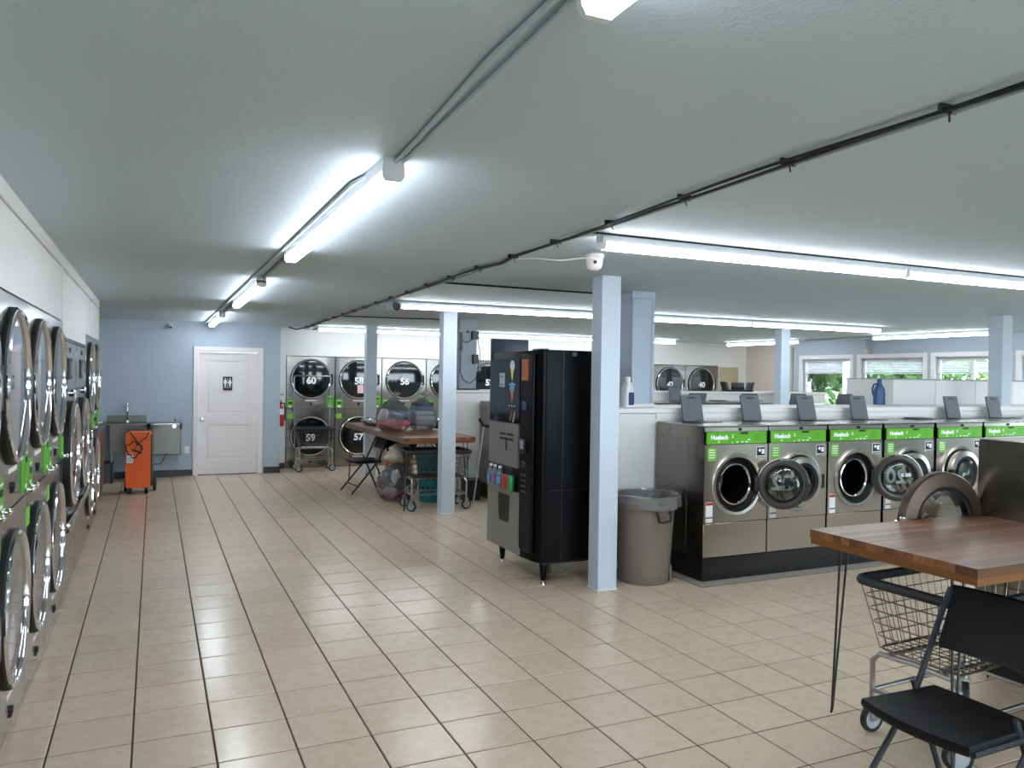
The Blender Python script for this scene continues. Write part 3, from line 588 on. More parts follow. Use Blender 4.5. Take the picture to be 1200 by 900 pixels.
    if door is not None:
        rw = .085 if back else .055
        d = part('door', lambda b: b.lathe([(dr, .010), (dr, .045), (dr-.008, .055), (dr-rw+.004, .062), (dr-rw, .05), (dr-rw, .012), (dr-.02, .008), (dr, .010)], (-dr+.0, -.0, 0), '-y', 48), 'steelh' if rr < .3 and not back else mat('bronze_ring', (96, 82, 74), .3, .8), t, (hx, -.03, zc), (0, 0, R(door)), key=('wdoor', dr, back))
        part('inner_gasket', lambda b: b.lathe([(dr-rw+.002, .052), (dr-rw-.018, .05), (dr-rw-.022, .01), (dr-rw+.002, .006)], (-dr, 0, 0), '-y', 40), 'rubber', d, key=('wig', dr))
        part('door_glass', lambda b: b.lathe([(dr-rw-.018, .03), (dr-rw-.03, -.015), (dr-rw-.06, -.035), (0, -.04)], (-dr, 0, 0), '-y', 36), 'doorglass', d, key=('wdg', dr))
        part('door_glass', lambda b: b.lathe([(dr-rw-.015, .045), (dr-rw-.06, .05), (0, .053)], (-dr, 0, 0), '-y', 36), 'doorglass', d, key=('wdg2', dr))
        part('door_liner', lambda b: b.lathe([(dr-.002, .012), (dr-.008, -.002), (dr-.03, -.01), (dr-rw-.002, -.004), (dr-rw-.004, .012)], (-dr, 0, 0), '-y', 44), 'liner2', d, key=('wlin', dr))
        part('hinge', lambda b: (b.box(-.012, .03, -.055, .018, -.06, .06, .005), b.tube([(.012, -.01, -.07), (.012, -.01, .07)], .009, 8)), 'darkp', d, key=('whg', dr))
        part('door_handle', lambda b: (b.box(-2*dr-.012, -2*dr+.03, -.085, -.03, -.045, .045, .008), b.box(-2*dr, -2*dr+.02, -.03, .02, -.012, .012, .003)), 'chrome' if back else 'darkp', d, key=('wdh2', dr, back))
        part('service_tag', lambda b: (b.box(-dr-.03, -dr+.03, -.002, .004, dr-.035, dr-.012, .001)), 'printw', d, key=('wtag', dr))
        if num: text('number', str(num), .18, 'printw', d, (-dr, -.056, -.0), bold=.004)
    # soap hatch on the top
    if lid is not None:
        part('soap_tray', lambda b: b.box(-.15, .15, dep-.3, dep-.12, ht, ht+.006, .002), 'darkp', t, key=('wtr', k, dep))
        if lid:
            def lm(b):
                b.prism(rrect(-.112, .112, 0, .235, .012, 3), 'y', -.008, .008)
            l = part('soap_lid', lm, 'greyp', t, (-.02, dep-.115, ht+.004), (R(-13), 0, R(3)), key='wlid')
            part('finger_slot', lambda b: b.box(-.045, .045, -.0095, -.0075, .2, .214), 'printb', l, key='wlids')
        else: part('soap_lid', lambda b: b.prism(rrect(-.112, .112, dep-.29, dep-.12, .01, 2), 'z', ht+.006, ht+.018), 'greyp', t, key=('wlidc', k, dep))
    return t
WX = [4.037, 4.705, 5.383, 6.075, 6.77, 7.455, 8.135, 8.82]
doors = [152, 0, 150, 0, 0, 0, 0, 0]; nums = [22, None, 20, None, None, None, None, None]; lids = [1, 1, 1, 1, 0, 1, 1, 0]
wl = ['front load washer at the trash can end of the row, door 22 swung wide open', 'closed washer half hidden behind the open door 22', 'front load washer in the green panel row, door 20 swung wide open', 'closed washer beyond the black gap, half covered by the open door 20', 'closed green panel washer whose soap lid is shut, beyond the open door 20', 'closed green panel washer with raised lid, beyond the one with shut lid', 'green panel washer with raised lid toward the windows', 'green panel washer toward the windows, soap lid shut']
for k, x in enumerate(WX):
    washer(wl[k], (x+.33, 5.085, 0), 0, 'green panel washers in the front row', door=doors[k], lid=bool(lids[k]), num=nums[k])
for k, x in enumerate(WX[:8]):
    if x > 7.4: continue
    washer('front load washer behind the white ledge with a black soap lid raised', (x+.36, 7.12, 0), R(180), 'washers behind the ledge', full=False, lid=True, door=0)
# taller machines behind the ledge at the window end: their plain backs show above it
for q in range(4):
    t = thing('tall_washer', 'tall pale machine whose plain back stands above the ledge before the windows', 'washer', (7.86+.725*q, 6.47, 0), 0, 'tall machines behind the ledge')
    part('body', lambda b: b.box(0, .72, 0, .68, .2, 1.68, .004), 'white', t, key='twb'); part('top_cap', lambda b: b.box(-.001, .721, -.008, .69, 1.68, 1.695, .003), 'conduit', t, key='twc')
    part('front_panel', lambda b: b.box(.01, .71, .68, .69, .25, 1.65, .003), 'steel', t, key='twf'); part('door', lambda b: b.lathe([(.28, 0), (.28, .05), (.22, .06), (.2, .03), (0, .03)], (.36, .69, .9), 'y', 32), 'steelh', t, key='twd')
for k in range(8):
    washer('green panel washer in the far row beyond the vending machine aisle', (4.1+.36+.72*k, 9.38, 0), 0, 'washers in the far row', wd=.70, ht=1.31, lid=(k % 3 == 1), door=0, full=(k > 3), num=None)
washer('large washer beside the butcher block table, its round door swung fully open', (4.665, 2.965, 0), R(180), None, wd=.72, ht=1.335, zc=.865, door=173, dep=.86, lid=False, back=True, hx=.335, dr=.285, rr=.32)
washer('large washer further along beside the near butcher block table', (5.4, 2.965, 0), R(180), None, wd=.72, ht=1.335, zc=.865, door=0, dep=.86, lid=False, back=True, hx=.28, dr=.285, rr=.32)

# ------------------------------------------------------------------ vending machines
t = thing('vending_machine', 'black vending machine with silver front panels on tapered legs', 'vending machine', (2.735, 5.95, 0), R(-90))
D = .66; hW = .465
part('cabinet', lambda b: b.box(-hW, hW, .06, D, .18, 1.865, .008), 'vendb', t)
part('door_shell', lambda b: b.prism([(-hW, .075), (-hW, .02), (-hW+.03, .0), (.2, -.012), (hW-.05, .012), (hW, .045), (hW, .075)], 'z', .185, 1.855), 'vendb', t)
vg = part('display_glass', lambda b: b.prism(rrect(-hW+.03, .165, 1.265, 1.80, .02, 4), 'y', -.02, .0), 'vendg', t)
part('price_card', lambda b: b.box(-.24, -.135, -.0225, -.0195, 1.56, 1.68), mat('pale_card', (176, 196, 206), .5), vg)
part('card_print', lambda b: (b.box(-.225, -.15, -.0238, -.022, 1.645, 1.652), b.box(-.225, -.15, -.0238, -.022, 1.575, 1.583)), 'printb', vg)
for cx, cz, m, m2 in ((.02, 1.74, (230, 236, 236), (240, 220, 120)), (.02, 1.56, (90, 170, 214), (214, 120, 60))):
    part('product_picture', lambda b: b.lathe([(0, 0), (.045, 0), (.045, .002), (0, .002)], (cx, -.0205, cz), '-y', 20), mat('pic%d' % int(cz*100), m, .5), vg)
    part('product_picture', lambda b: b.prism([(cx-.03, cz-.03), (cx+.03, cz-.03), (cx+.005, cz-.12), (cx-.005, cz-.12)], 'y', -.0226, -.0205), mat('pict%d' % int(cz*100), m2, .5), vg)
    for q in range(3): part('price_dot', lambda b: b.box(cx-.06+q*.05, cx-.045+q*.05, -.0225, -.0195, cz-.16, cz-.15), 'printw', vg)
part('product_picture', lambda b: b.prism([(-.03, 1.28), (.0, 1.28), (.05, 1.38), (.03, 1.38)], 'y', -.0226, -.0195), mat('bar_brown', (120, 70, 58), .5), vg)
part('product_picture', lambda b: b.prism([(.03, 1.27), (.06, 1.27), (.09, 1.36), (.07, 1.36)], 'y', -.0226, -.0195), mat('bar_grey', (170, 160, 160), .5), vg)
sp = part('silver_panel', lambda b: b.prism(rrect(-hW+.03, .165, .90, 1.26, .006, 2), 'y', -.03, .0), 'vends', t)
for x0, x1, z0, z1 in ((-.2, -.075, 1.155, 1.175), (-.045, .08, 1.155, 1.175), (-.2, .08, 1.115, 1.135), (-.075, -.045, 1.03, 1.115)): part('emblem_slot', lambda b: b.box(x0, x1, -.032, -.028, z0, z1), 'printb', sp)
sp = part('silver_panel', lambda b: b.prism([(-hW+.02, .2), (.2, .2), (.175, .70), (-hW+.03, .70)], 'y', -.035, .0), 'vends', t)
part('pickup_slot', lambda b: b.prism([(-.2, .66), (.03, .66), (.02, .45), (.0, .43), (-.16, .43), (-.185, .46)], 'y', -.038, -.03), 'printb', sp)
part('window_recess', lambda b: b.box(-hW+.03, .17, -.008, .0, .70, .90), mat('window_dark', (24, 44, 40), .3), t)
for q, (x, m) in enumerate(((-.37, 'bottle'), (-.28, 'bottle'), (-.17, 'bottle'))):
    bt = thing('drink_bottle', 'clear water bottle in the lit window of the vending machine', 'bottle', (2.735-.035, 5.95-x, .705), 0, 'bottles in the vending window')
    part('bottle_body', lambda b: b.lathe([(0, 0), (.03, 0), (.032, .02), (.03, .06), (.032, .1), (.026, .125), (.012, .15), (.012, .165)], n=16), 'bottle', bt, key='bot'); part('label_wrap', lambda b: b.lathe([(.0325, .04), (.0328, .042), (.0328, .095), (.0325, .097)], n=16), mat('blue_wrap%d' % q, [(70, 130, 190), (150, 90, 130), (90, 160, 200)][q], .4), bt); part('cap', lambda b: b.lathe([(.014, .163), (.014, .18), (0, .18)], n=14), 'printw', bt, key='botcap')
for q, (x, cl) in enumerate(((-.04, (196, 60, 52)), (.06, (60, 140, 80)))):
    bt = thing('drink_can', ('red' if q == 0 else 'green') + ' drink can in the lit window of the vending machine', 'can', (2.735-.04, 5.95-x, .705))
    part('can_body', lambda b: b.lathe([(0, 0), (.026, 0), (.033, .01), (.033, .115), (.027, .125)], n=18), mat('can%d' % q, cl, .3, .3), bt); part('can_top', lambda b: b.lathe([(.027, .124), (.026, .128), (.02, .124), (0, .124)], n=18), 'chrome', bt)
part('control_column', lambda b: b.box(.185, hW-.055, -.022, .0, .25, 1.83, .006), 'vendb', t)
part('snack_poster', lambda b: b.box(.21, .33, -.0245, -.0215, 1.62, 1.79), mat('poster_orange', (176, 104, 46), .5, noise=.6, nscale=30), t)
cr = part('card_reader', lambda b: b.box(.23, .31, -.045, -.021, 1.03, 1.15, .006), 'darkp', t); part('screen', lambda b: b.box(.24, .30, -.048, -.0445, 1.07, 1.14), mat('reader_screen', (150, 158, 186), .3), cr)
part('bill_slot', lambda b: b.box(.24, .32, -.035, -.021, 1.38, 1.45, .006), 'printn', t); part('bill_slot', lambda b: b.box(.225, .31, -.03, -.021, .92, .97, .005), 'darkp', t)
for q in range(4):
    for r2 in range(3): part('key_button', lambda b: b.box(-.008, .008, -.005, 0, -.008, .008, .002), 'greyp', t, (.235+.035*r2, -.0225, .86-.045*q), key='vkey')
part('side_seam', lambda b: (b.box(hW, hW+.003, .22, .226, .19, 1.86), b.box(hW, hW+.003, .1, D-.02, .75, .754)), 'darkp', t)
part('hinge_plate', lambda b: (b.box(hW-.2, hW-.02, .04, .1, 1.865, 1.875, .002), b.box(hW-.01, hW+.004, .30, .34, 1.82, 1.85, .002)), 'greyp', t)
for x, y in ((-.4, .1), (.4, .1), (-.4, D-.1), (.4, D-.1)):
    l = part('leg', lambda b: b.lathe([(.03, .19), (.034, .17), (.02, .035), (.018, .03)], n=14), 'vendb', t, (x, y, 0), key='vleg'); part('foot', lambda b: b.lathe([(.01, .035), (.01, .012), (.022, .008), (.024, 0), (0, 0)], n=14), 'chrome', l, key='vfoot')
part('base_plate', lambda b: b.box(-hW+.02, hW-.02, .07, D-.02, .165, .181), 'printb', t)
t = thing('display_board', 'tall glossy dark blue board fixed to the far side of the vending machine', 'board', (2.755, 6.453, 0))
part('board_face', lambda b: b.box(0, .36, 0, .03, .24, 1.985, .004), 'vendblue', t); part('bracket', lambda b: (b.box(.05, .1, -.036, 0, .5, .56, .003), b.box(.05, .1, -.036, 0, 1.5, 1.56, .003)), 'black', t); part('edge_strip', lambda b: b.box(-.006, 0, -.002, .032, .24, 1.985, .002), 'darkp', t)

# ------------------------------------------------------------------ furniture
def hairpin(b, x, y, sx, sy, h):
    """two steel rods from a plate under the top, meeting at the foot"""
    for dx, dy in ((.012*sx, .03*sy), (.075*sx, .02*sy)): b.tube([(x+dx, y+dy, h), (x+dx*.1, y+dy*.1, .03), (x, y, 0.008)], .0058, 6)
    b.box(min(x, x+.14*sx), max(x, x+.14*sx), min(y, y+.14*sy), max(y, y+.14*sy), h-.004, h)
def table(label, x0, x1, y0, y1, along, n):
    t = thing('butcher_block_table', label, 'table', ((x0+x1)/2, (y0+y1)/2, 0)); hx = (x1-x0)/2; hy = (y1-y0)/2
    for k in range(n):
        if along == 'x': w = 2*hy/n; part('wood_strip', lambda b: b.box(-hx, hx, -w/2, w/2, .862, .90, .0006), 'woodx', t, (0, -hy+w*(k+.5), random.uniform(-.0006, 0)), key=('strip', label))
        else: w = 2*hx/n; part('wood_strip', lambda b: b.box(-w/2, w/2, -hy, hy, .862, .90, .0006), 'woody', t, (-hx+w*(k+.5), 0, random.uniform(-.0006, 0)), key=('strip', label))
    def ap(b):
        b.box(-hx+.004, hx-.004, -hy+.004, -hy+.024, .828, .862); b.box(-hx+.004, hx-.004, hy-.024, hy-.004, .828, .862)
        b.box(-hx+.004, -hx+.024, -hy+.024, hy-.024, .828, .862); b.box(hx-.024, hx-.004, -hy+.024, hy-.024, .828, .862)
    part('apron', ap, 'woodapron', t)
    for sx in (-1, 1):
        for sy in (-1, 1): part('hairpin_leg', lambda b: hairpin(b, sx*(hx-.04), sy*(hy-.12), -sx, -sy, .862), 'hair', t)
    return t
table('butcher block table with hairpin legs beside the folding chair and wire cart', 3.03, 4.295, 2.08, 2.97, 'x', 18)
table('long butcher block table piled with bags of laundry between two blue posts', 2.705, 3.615, 8.955, 12.13, 'y', 14)

def caster(b, x, y, r=.055):
    b.lathe([(0, -.014), (r*.5, -.014), (r*.62, -.016)], (x, y, r), 'y', 20)
def cart(label, loc, rz, L=.78, Wd=.54, bar=False):
    t = thing('laundry_cart', label, 'cart', loc, rz, 'wire laundry carts'); hx = L/2; hy = Wd/2; zt, zb = .715, .40; ti = .07
    rim = [(p[0], p[1], zt) for p in rrect(-hx, hx, -hy, hy, .05, 4)]
    part('bumper_rim', lambda b: b.tube(rim, .024, 8, True), 'chairm', t, key=('rim', L, Wd))
    def wires(b):
        def at(u, z):   # shrink toward the bottom
            f = (zt-z)/(zt-zb)*ti; return f
        for q in range(6):
            z = zt-.01-(zt-zb-.01)*q/5; f = at(0, z); b.tube([(p[0], p[1], z) for p in rrect(-hx+f, hx-f, -hy+f, hy-f, .04, 3)], .003 if q < 5 else .005, 4, True)
        nx = int(L/.055); ny = int(Wd/.055)
        for q in range(nx+1):
            u = -1+2*q/nx
            for sy in (-1, 1): b.tube([(u*(hx-.02), sy*hy, zt), (u*(hx-ti-.01), sy*(hy-ti), zb)], .0022, 4)
            b.tube([(u*(hx-ti-.01), -hy+ti, zb), (u*(hx-ti-.01), hy-ti, zb)], .0022, 4)
        for q in range(ny+1):
            u = -1+2*q/ny
            for sx in (-1, 1): b.tube([(sx*hx, u*(hy-.02), zt), (sx*(hx-ti), u*(hy-ti-.01), zb)], .0022, 4)
            b.tube([(-hx+ti, u*(hy-ti-.01), zb), (hx-ti, u*(hy-ti-.01), zb)], .0022, 4)
    part('wire_basket', wires, 'wire', t, key=('wires', L, Wd))
    cx, cy = hx-.045, hy-.06
    def frame(b):
        for sx in (-1, 1):
            b.tube([(sx*cx, -cy, .13), (sx*cx, -cy, .34), (sx*(cx-.01), -cy+.03, .375), (sx*(cx-.01), 0, .385), (sx*(cx-.01), cy-.03, .375), (sx*cx, cy, .34), (sx*cx, cy, .13)], .0125, 8)
            b.tube([(sx*cx, -cy, .2), (sx*cx, cy, .2)], .010, 8)
        for sy in (-1, 1): b.tube([(-cx, sy*cy, .2), (cx, sy*cy, .2)], .010, 8); b.tube([(-cx, sy*(cy-.08), .388), (cx, sy*(cy-.08), .388)], .010, 8)
    part('frame', frame, 'zinc', t, key=('cframe', L, Wd))
    for sx in (-1, 1):
        for sy in (-1, 1):
            c = part('caster', lambda b: (b.box(-.022, .022, -.022, -.018, .06, .13), b.box(-.022, .022, .018, .022, .06, .13), b.box(-.024, .024, -.024, .024, .125, .137)), 'zinc', t, (sx*cx, sy*cy, 0), (0, 0, .4*sx+.3*sy), key='casterfork')
            part('wheel', lambda b: b.lathe([(.045, -.013), (.06, -.012), (.064, 0), (.06, .012), (.045, .013)], (0, 0, .064), 'y', 24), 'rubber', c, key='casterwheel'); part('wheel_hub', lambda b: b.lathe([(0, -.014), (.012, -.015), (.014, -.011), (.046, -.012), (.046, .012), (.014, .011), (.012, .015), (0, .014)], (0, 0, .064), 'y', 20), 'conduit', c, key='casterhub')
    if bar: part('hanging_bar', lambda b: b.tube([(-hx+.03, hy, .4), (-hx+.01, hy, 1.58), (-hx+.03, hy, 1.61), (hx-.03, hy, 1.61), (hx-.01, hy, 1.58), (hx-.03, hy, .4)], .011, 8), 'zinc', t)
    return t
cart('wire laundry cart rolled under the near butcher block table', (3.46, 2.44, 0), R(3), .80, .54)
cart('wire laundry cart under the long laundry table by the blue post', (3.2, 9.25, 0), R(-4), .78, .5)
cart('wire laundry cart with a hanging bar in front of dryer 60', (2.49, 13.5, 0), R(0), .64, .44, True)

def folding_chair(label, loc, rz):
    t = thing('folding_chair', label, 'chair', loc, rz, 'black folding chairs')
    for s2 in (-1, 1):
        part('side_frame', lambda b: b.tube([(.215*s2, .285, .83), (.225*s2, .25, .74), (.228*s2, .11, .44), (.23*s2, -.26, 0.01)], .0135, 8, flat=.75), 'chairm', t, key=('fsf', s2))
        part('rear_leg', lambda b: b.tube([(.2*s2, .055, .50), (.2*s2, .16, .25), (.205*s2, .265, .01)], .0125, 8, flat=.75), 'chairm', t, key=('frl', s2))
        part('seat_rail', lambda b: b.tube([(.205*s2, -.17, .425), (.205*s2, .14, .43)], .012, 6), 'chairm', t, key=('fsr', s2))
    part('cross_bar', lambda b: (b.tube([(-.228, -.17, .115), (.228, -.17, .115)], .010, 8), b.tube([(-.203, .225, .1), (.203, .225, .1)], .010, 8)), 'chairm', t, key='fcb')
    def seat(b):
        n = 10; top = []; pts = []
        for k in range(n+1):
            u = -1+2*k/n; pts.append((u*.215, -.205-.035*(1-u*u)))
        for k in range(n+1):
            u = 1-2*k/n; pts.append((u*(.20), .175+.01*(1-u*u)))
        m = len(pts); vs = []
        for z, s3 in ((.425, .97), (.438, 1.0), (.452, 1.0), (.46, .985)): vs += [(p[0]*s3, p[1]*s3, z) for p in pts]
        vs += [(p[0]*.6, p[1]*.6, .453) for p in pts] + [(0, 0, .449)]
        fs = [tuple(reversed(range(m)))]
        for r2 in range(4): fs += [(r2*m+k, r2*m+(k+1) % m, (r2+1)*m+(k+1) % m, (r2+1)*m+k) for k in range(m)]
        fs += [(4*m+k, 4*m+(k+1) % m, 5*m) for k in range(m)]
        b.add(vs, fs)
    part('seat', seat, 'chairp', t, key='fseat')
    def back(b):
        n = 12; vs = []; fs = []
        rows = ((.60, .218), (.615, .228), (.70, .262), (.79, .297), (.83, .30), (.842, .29))
        for z, y in rows:
            for k in range(n+1):
                u = -1+2*k/n; wv = .212 - (.012 if z in (.60, .842) else 0); vs.append((u*wv, y+.03*(1-u*u), z))
        for z, y in rows:
            for k in range(n+1):
                u = -1+2*k/n; wv = .212 - (.012 if z in (.60, .842) else 0); vs.append((u*wv, y-.014+.03*(1-u*u), z+.004))
        m = n+1; o = len(rows)*m
        for r2 in range(len(rows)-1):
            for k in range(n): fs += [(r2*m+k, r2*m+k+1, (r2+1)*m+k+1, (r2+1)*m+k), (o+r2*m+k, o+(r2+1)*m+k, o+(r2+1)*m+k+1, o+r2*m+k+1)]
            for k in (0, n): fs.append((r2*m+k, (r2+1)*m+k, o+(r2+1)*m+k, o+r2*m+k))
        for k in range(n):
            fs += [(k, k+1, o+k+1, o+k), ((len(rows)-1)*m+k, (len(rows)-1)*m+k+1, o+(len(rows)-1)*m+k+1, o+(len(rows)-1)*m+k)]
        b.add(vs, fs)
    part('backrest', back, 'chairp', t, key='fback')
    return t
folding_chair('black folding chair with its back to the near butcher block table', (2.635, 1.90, 0), R(-90))
folding_chair('black folding chair at the long side of the table piled with laundry', (2.70, 10.85, 0), R(-84))

# soft lumps for laundry
def lump(b, c, r, seed, amp=.18, n=16, m=10, zmin=None, freq=1.):
    rnd = random.Random(seed); ph = [(rnd.uniform(1, 4)*freq, rnd.uniform(1, 4)*freq, rnd.uniform(0, 6.3), rnd.uniform(.3, 1)) for _ in range(5)]
    vs = []; fs = []
    def dsp(t, p): return 1 + amp*sum(w*math.sin(a*t*1.7+f)*math.cos(a2*p+f) for a, a2, f, w in ph)/2.2
    for i in range(m+1):
        p = math.pi*i/m
        for k in range(n):
            t = 2*math.pi*k/n; tt = abs(math.pi-t); d = dsp(tt, p)
            x = c[0]+r[0]*d*math.sin(p)*math.cos(t); y = c[1]+r[1]*d*math.sin(p)*math.sin(t); z = c[2]+r[2]*(1 if i in (0, m) else d)*math.cos(p)
            if zmin is not None: z = max(z, zmin)
            vs.append((x, y, z))
    for i in range(m):
        for k in range(n): fs.append((i*n+k, i*n+(k+1) % n, (i+1)*n+(k+1) % n, (i+1)*n+k))
    b.add(vs, fs)
def cloth(c): return mat('cloth_%d_%d_%d' % c, c, .85, noise=.25, nscale=14, bump=.3, bscale=40)
def bag(label, loc, r, h, stuff, seed, folded=False, knot=True, cat='laundry bag'):
    t = thing('laundry_bag', label, cat, loc, 0)
    def skin(b):
        rnd = random.Random(seed); n = 40; m = 18; vs = []; fs = []; cr = [[rnd.uniform(-1, 1) for _ in range(n)] for _ in range(m+1)]
        ph = [rnd.uniform(0, 6.3) for _ in range(4)]
        for i in range(m+1):
            u = i/m; pr = (1-(1-min(u/.3, 1))**2*.35)*(1 if u < .45 else max(.12, 1-((u-.45)/.55)**1.8*.88))
            if not knot: pr = math.sin(math.pi*min(max(u, .03), .985))**.5
            for k in range(n):
                t2 = 2*math.pi*k/n; f = 1+.05*math.sin(3*t2+ph[0]+u*2)+.045*math.sin(7*t2+ph[1]+u*5)+.03*math.sin(13*t2+ph[2]-u*6)+.03*cr[i][k]
                vs.append((r[0]*pr*f*math.cos(t2), r[1]*pr*f*math.sin(t2), max(.002, u*h+.012*cr[i][(k*3) % n]*(1 if 0 < i < m else 0))))
        for i in range(m):
            for k in range(n): fs.append((i*n+k, i*n+(k+1) % n, (i+1)*n+(k+1) % n, (i+1)*n+k))
        b.add(vs, fs)
    part('clear_plastic', skin, 'bagclear', t)
    if knot: part('tied_neck', lambda b: (b.lathe([(.05, -.05), (.018, 0), (.022, .02), (.05, .055), (.03, .06)], (r[0]*.1, 0, h+.0), 'z', 12), lump(b, (r[0]*.2, 0, h+.05), (.05, .03, .03), seed+1, .5, 10, 6)), 'bagclear', t)
    for k, (c, o, s3) in enumerate(stuff):
        if folded: part('folded_cloth', lambda b: b.box(o[0]-s3[0], o[0]+s3[0], o[1]-s3[1], o[1]+s3[1], o[2]-s3[2], o[2]+s3[2], min(s3[2]*.8, .03)), cloth(c), t, (0, 0, 0), (0, 0, .1*math.sin(k*2)))
        else: part('garment', lambda b: lump(b, o, s3, seed+5+k, .3, 16, 10, .006), cloth(c), t)
    return t
bag('clear plastic bag of pink, white and dark laundry on the long table', (2.915, 10.2, .902), (.23, .2, 0), .44, [((196, 96, 120), (.0, -.05, .10), (.2, .14, .095)), ((224, 208, 196), (.1, -.06, .08), (.09, .09, .07)), ((90, 110, 130), (.02, -.03, .20), (.19, .15, .08)), ((44, 46, 50), (.03, 0, .29), (.14, .12, .09)), ((206, 196, 190), (-.13, -.04, .2), (.07, .12, .09))], 3)
bag('clear plastic bag of folded grey and blue towels on the long table', (3.36, 10.3, .902), (.19, .19, 0), .45, [((148, 146, 142), (0, 0, .09), (.14, .12, .035)), ((178, 176, 170), (0, 0, .165), (.145, .12, .035)), ((150, 160, 168), (0, 0, .235), (.14, .12, .03)), ((70, 98, 130), (0, 0, .295), (.135, .12, .026)), ((64, 70, 76), (0, 0, .35), (.13, .11, .026))], 8, True)
bag('flat clear bag with a blue cloth at the far end of the long table', (2.99, 11.45, .902), (.17, .42, 0), .1, [((60, 90, 170), (-.02, .3, .05), (.06, .08, .04)), ((190, 196, 204), (.02, -.05, .04), (.12, .25, .03))], 14, knot=False)
bag('clear bag of mixed laundry on the floor under the long table', (2.93, 10.05, 0), (.26, .24, 0), .5, [((84, 86, 92), (0, 0, .28), (.19, .17, .14)), ((190, 60, 96), (.06, -.06, .06), (.15, .12, .05)), ((206, 150, 170), (-.1, -.05, .1), (.1, .1, .08)), ((222, 220, 210), (-.04, -.12, .3), (.08, .05, .1))], 21)
t = thing('towel_bundle', 'cream towels bundled on top of the laundry bag under the long table', 'towels', (2.95, 10.02, .505)); part('towel', lambda b: lump(b, (0, 0, .07), (.2, .15, .085), 31, .25, 20, 12), cloth((196, 188, 164)), t); part('towel', lambda b: lump(b, (.03, .02, .17), (.15, .12, .06), 33, .3, 18, 10), cloth((208, 204, 190)), t)
t = thing('duffel_bag', 'rust orange cloth bag standing behind the chair under the long table', 'bag', (3.22, 10.95, 0)); part('bag_body', lambda b: lump(b, (0, 0, .26), (.2, .22, .28), 41, .12, 20, 12, .003), cloth((168, 84, 38)), t); part('strap', lambda b: b.tube([(-.1, -.1, .48), (-.06, -.1, .6), (.06, -.1, .6), (.1, -.1, .48)], .012, 6), cloth((40, 34, 30)), t)
t = thing('jacket', 'black jacket heaped on the rust orange bag under the table', 'clothing', (3.24, 10.95, .548)); part('jacket_heap', lambda b: lump(b, (0, 0, .1), (.24, .24, .12), 47, .3, 20, 12), cloth((22, 22, 24)), t)
def basket(label, loc, m, r0, r1, h):
    t = thing('laundry_basket', label, 'basket', loc)
    part('wall', lambda b: b.lathe([(0, .004), (r0, .004), (r0+.004, 0), (r0+.012, .02), (r1, h-.04), (r1-.006, h-.04), (r0, .025), (0, .02)], n=28), m, t)
    part('rim', lambda b: b.lathe([(r1-.01, h-.045), (r1+.015, h-.045), (r1+.02, h), (r1-.01, h), (r1-.01, h-.045)], n=28), m, t)
    for z in (.3, .5, .7): part('slot_row', lambda b: [b.box(-.03, .03, -.004, .004, -.02, .02) if 0 else b.add([(math.cos(a)*(r0+(r1-r0)*z+.013), math.sin(a)*(r0+(r1-r0)*z+.013), z*h-.02), (math.cos(a+.16)*(r0+(r1-r0)*z+.013), math.sin(a+.16)*(r0+(r1-r0)*z+.013), z*h-.02), (math.cos(a+.16)*(r0+(r1-r0)*z+.014), math.sin(a+.16)*(r0+(r1-r0)*z+.014), z*h+.02), (math.cos(a)*(r0+(r1-r0)*z+.014), math.sin(a)*(r0+(r1-r0)*z+.014), z*h+.02)], [(0, 1, 2, 3)]) for a in [2*math.pi*q/16 for q in range(16)]], 'darkp', t)
    return t
basket('tall teal plastic laundry basket behind the cart under the long table', (3.36, 9.78, 0), 'teal', .17, .23, .62)
t = thing('waste_bin', 'small black bin on the floor at the end of the long table', 'bin', (3.86, 9.72, 0)); part('bin_body', lambda b: b.prism(rrect(-.11, .11, -.09, .09, .02), 'z', 0, .27), 'darkp', t); part('bin_rim', lambda b: b.tube([(p[0], p[1], .272) for p in rrect(-.115, .115, -.095, .095, .02)], .008, 6, True), 'darkp', t)
t = thing('cleaner_bottle', 'yellow green cleaner bottle beside the small black bin', 'bottle', (4.02, 9.95, 0)); part('bottle_body', lambda b: b.lathe([(0, 0), (.045, 0), (.048, .02), (.045, .15), (.02, .19), (.018, .21)], n=18), mat('lime', (176, 190, 40), .4), t); part('cap', lambda b: b.lathe([(.02, .2), (.02, .235), (0, .235)], n=14), 'printw', t)
t = thing('squeegee', 'long pole with a black squeegee head leaning by the far washer row', 'squeegee', (3.78, 9.42, 0)); part('pole', lambda b: b.tube([(0, 0, 0.01), (.22, .2, 1.0)], .011, 8), 'conduit', t); part('head', lambda b: b.tube([(.13, .14, 1.08), (.21, .2, .99), (.3, .2, .98)], .02, 8), 'darkp', t)

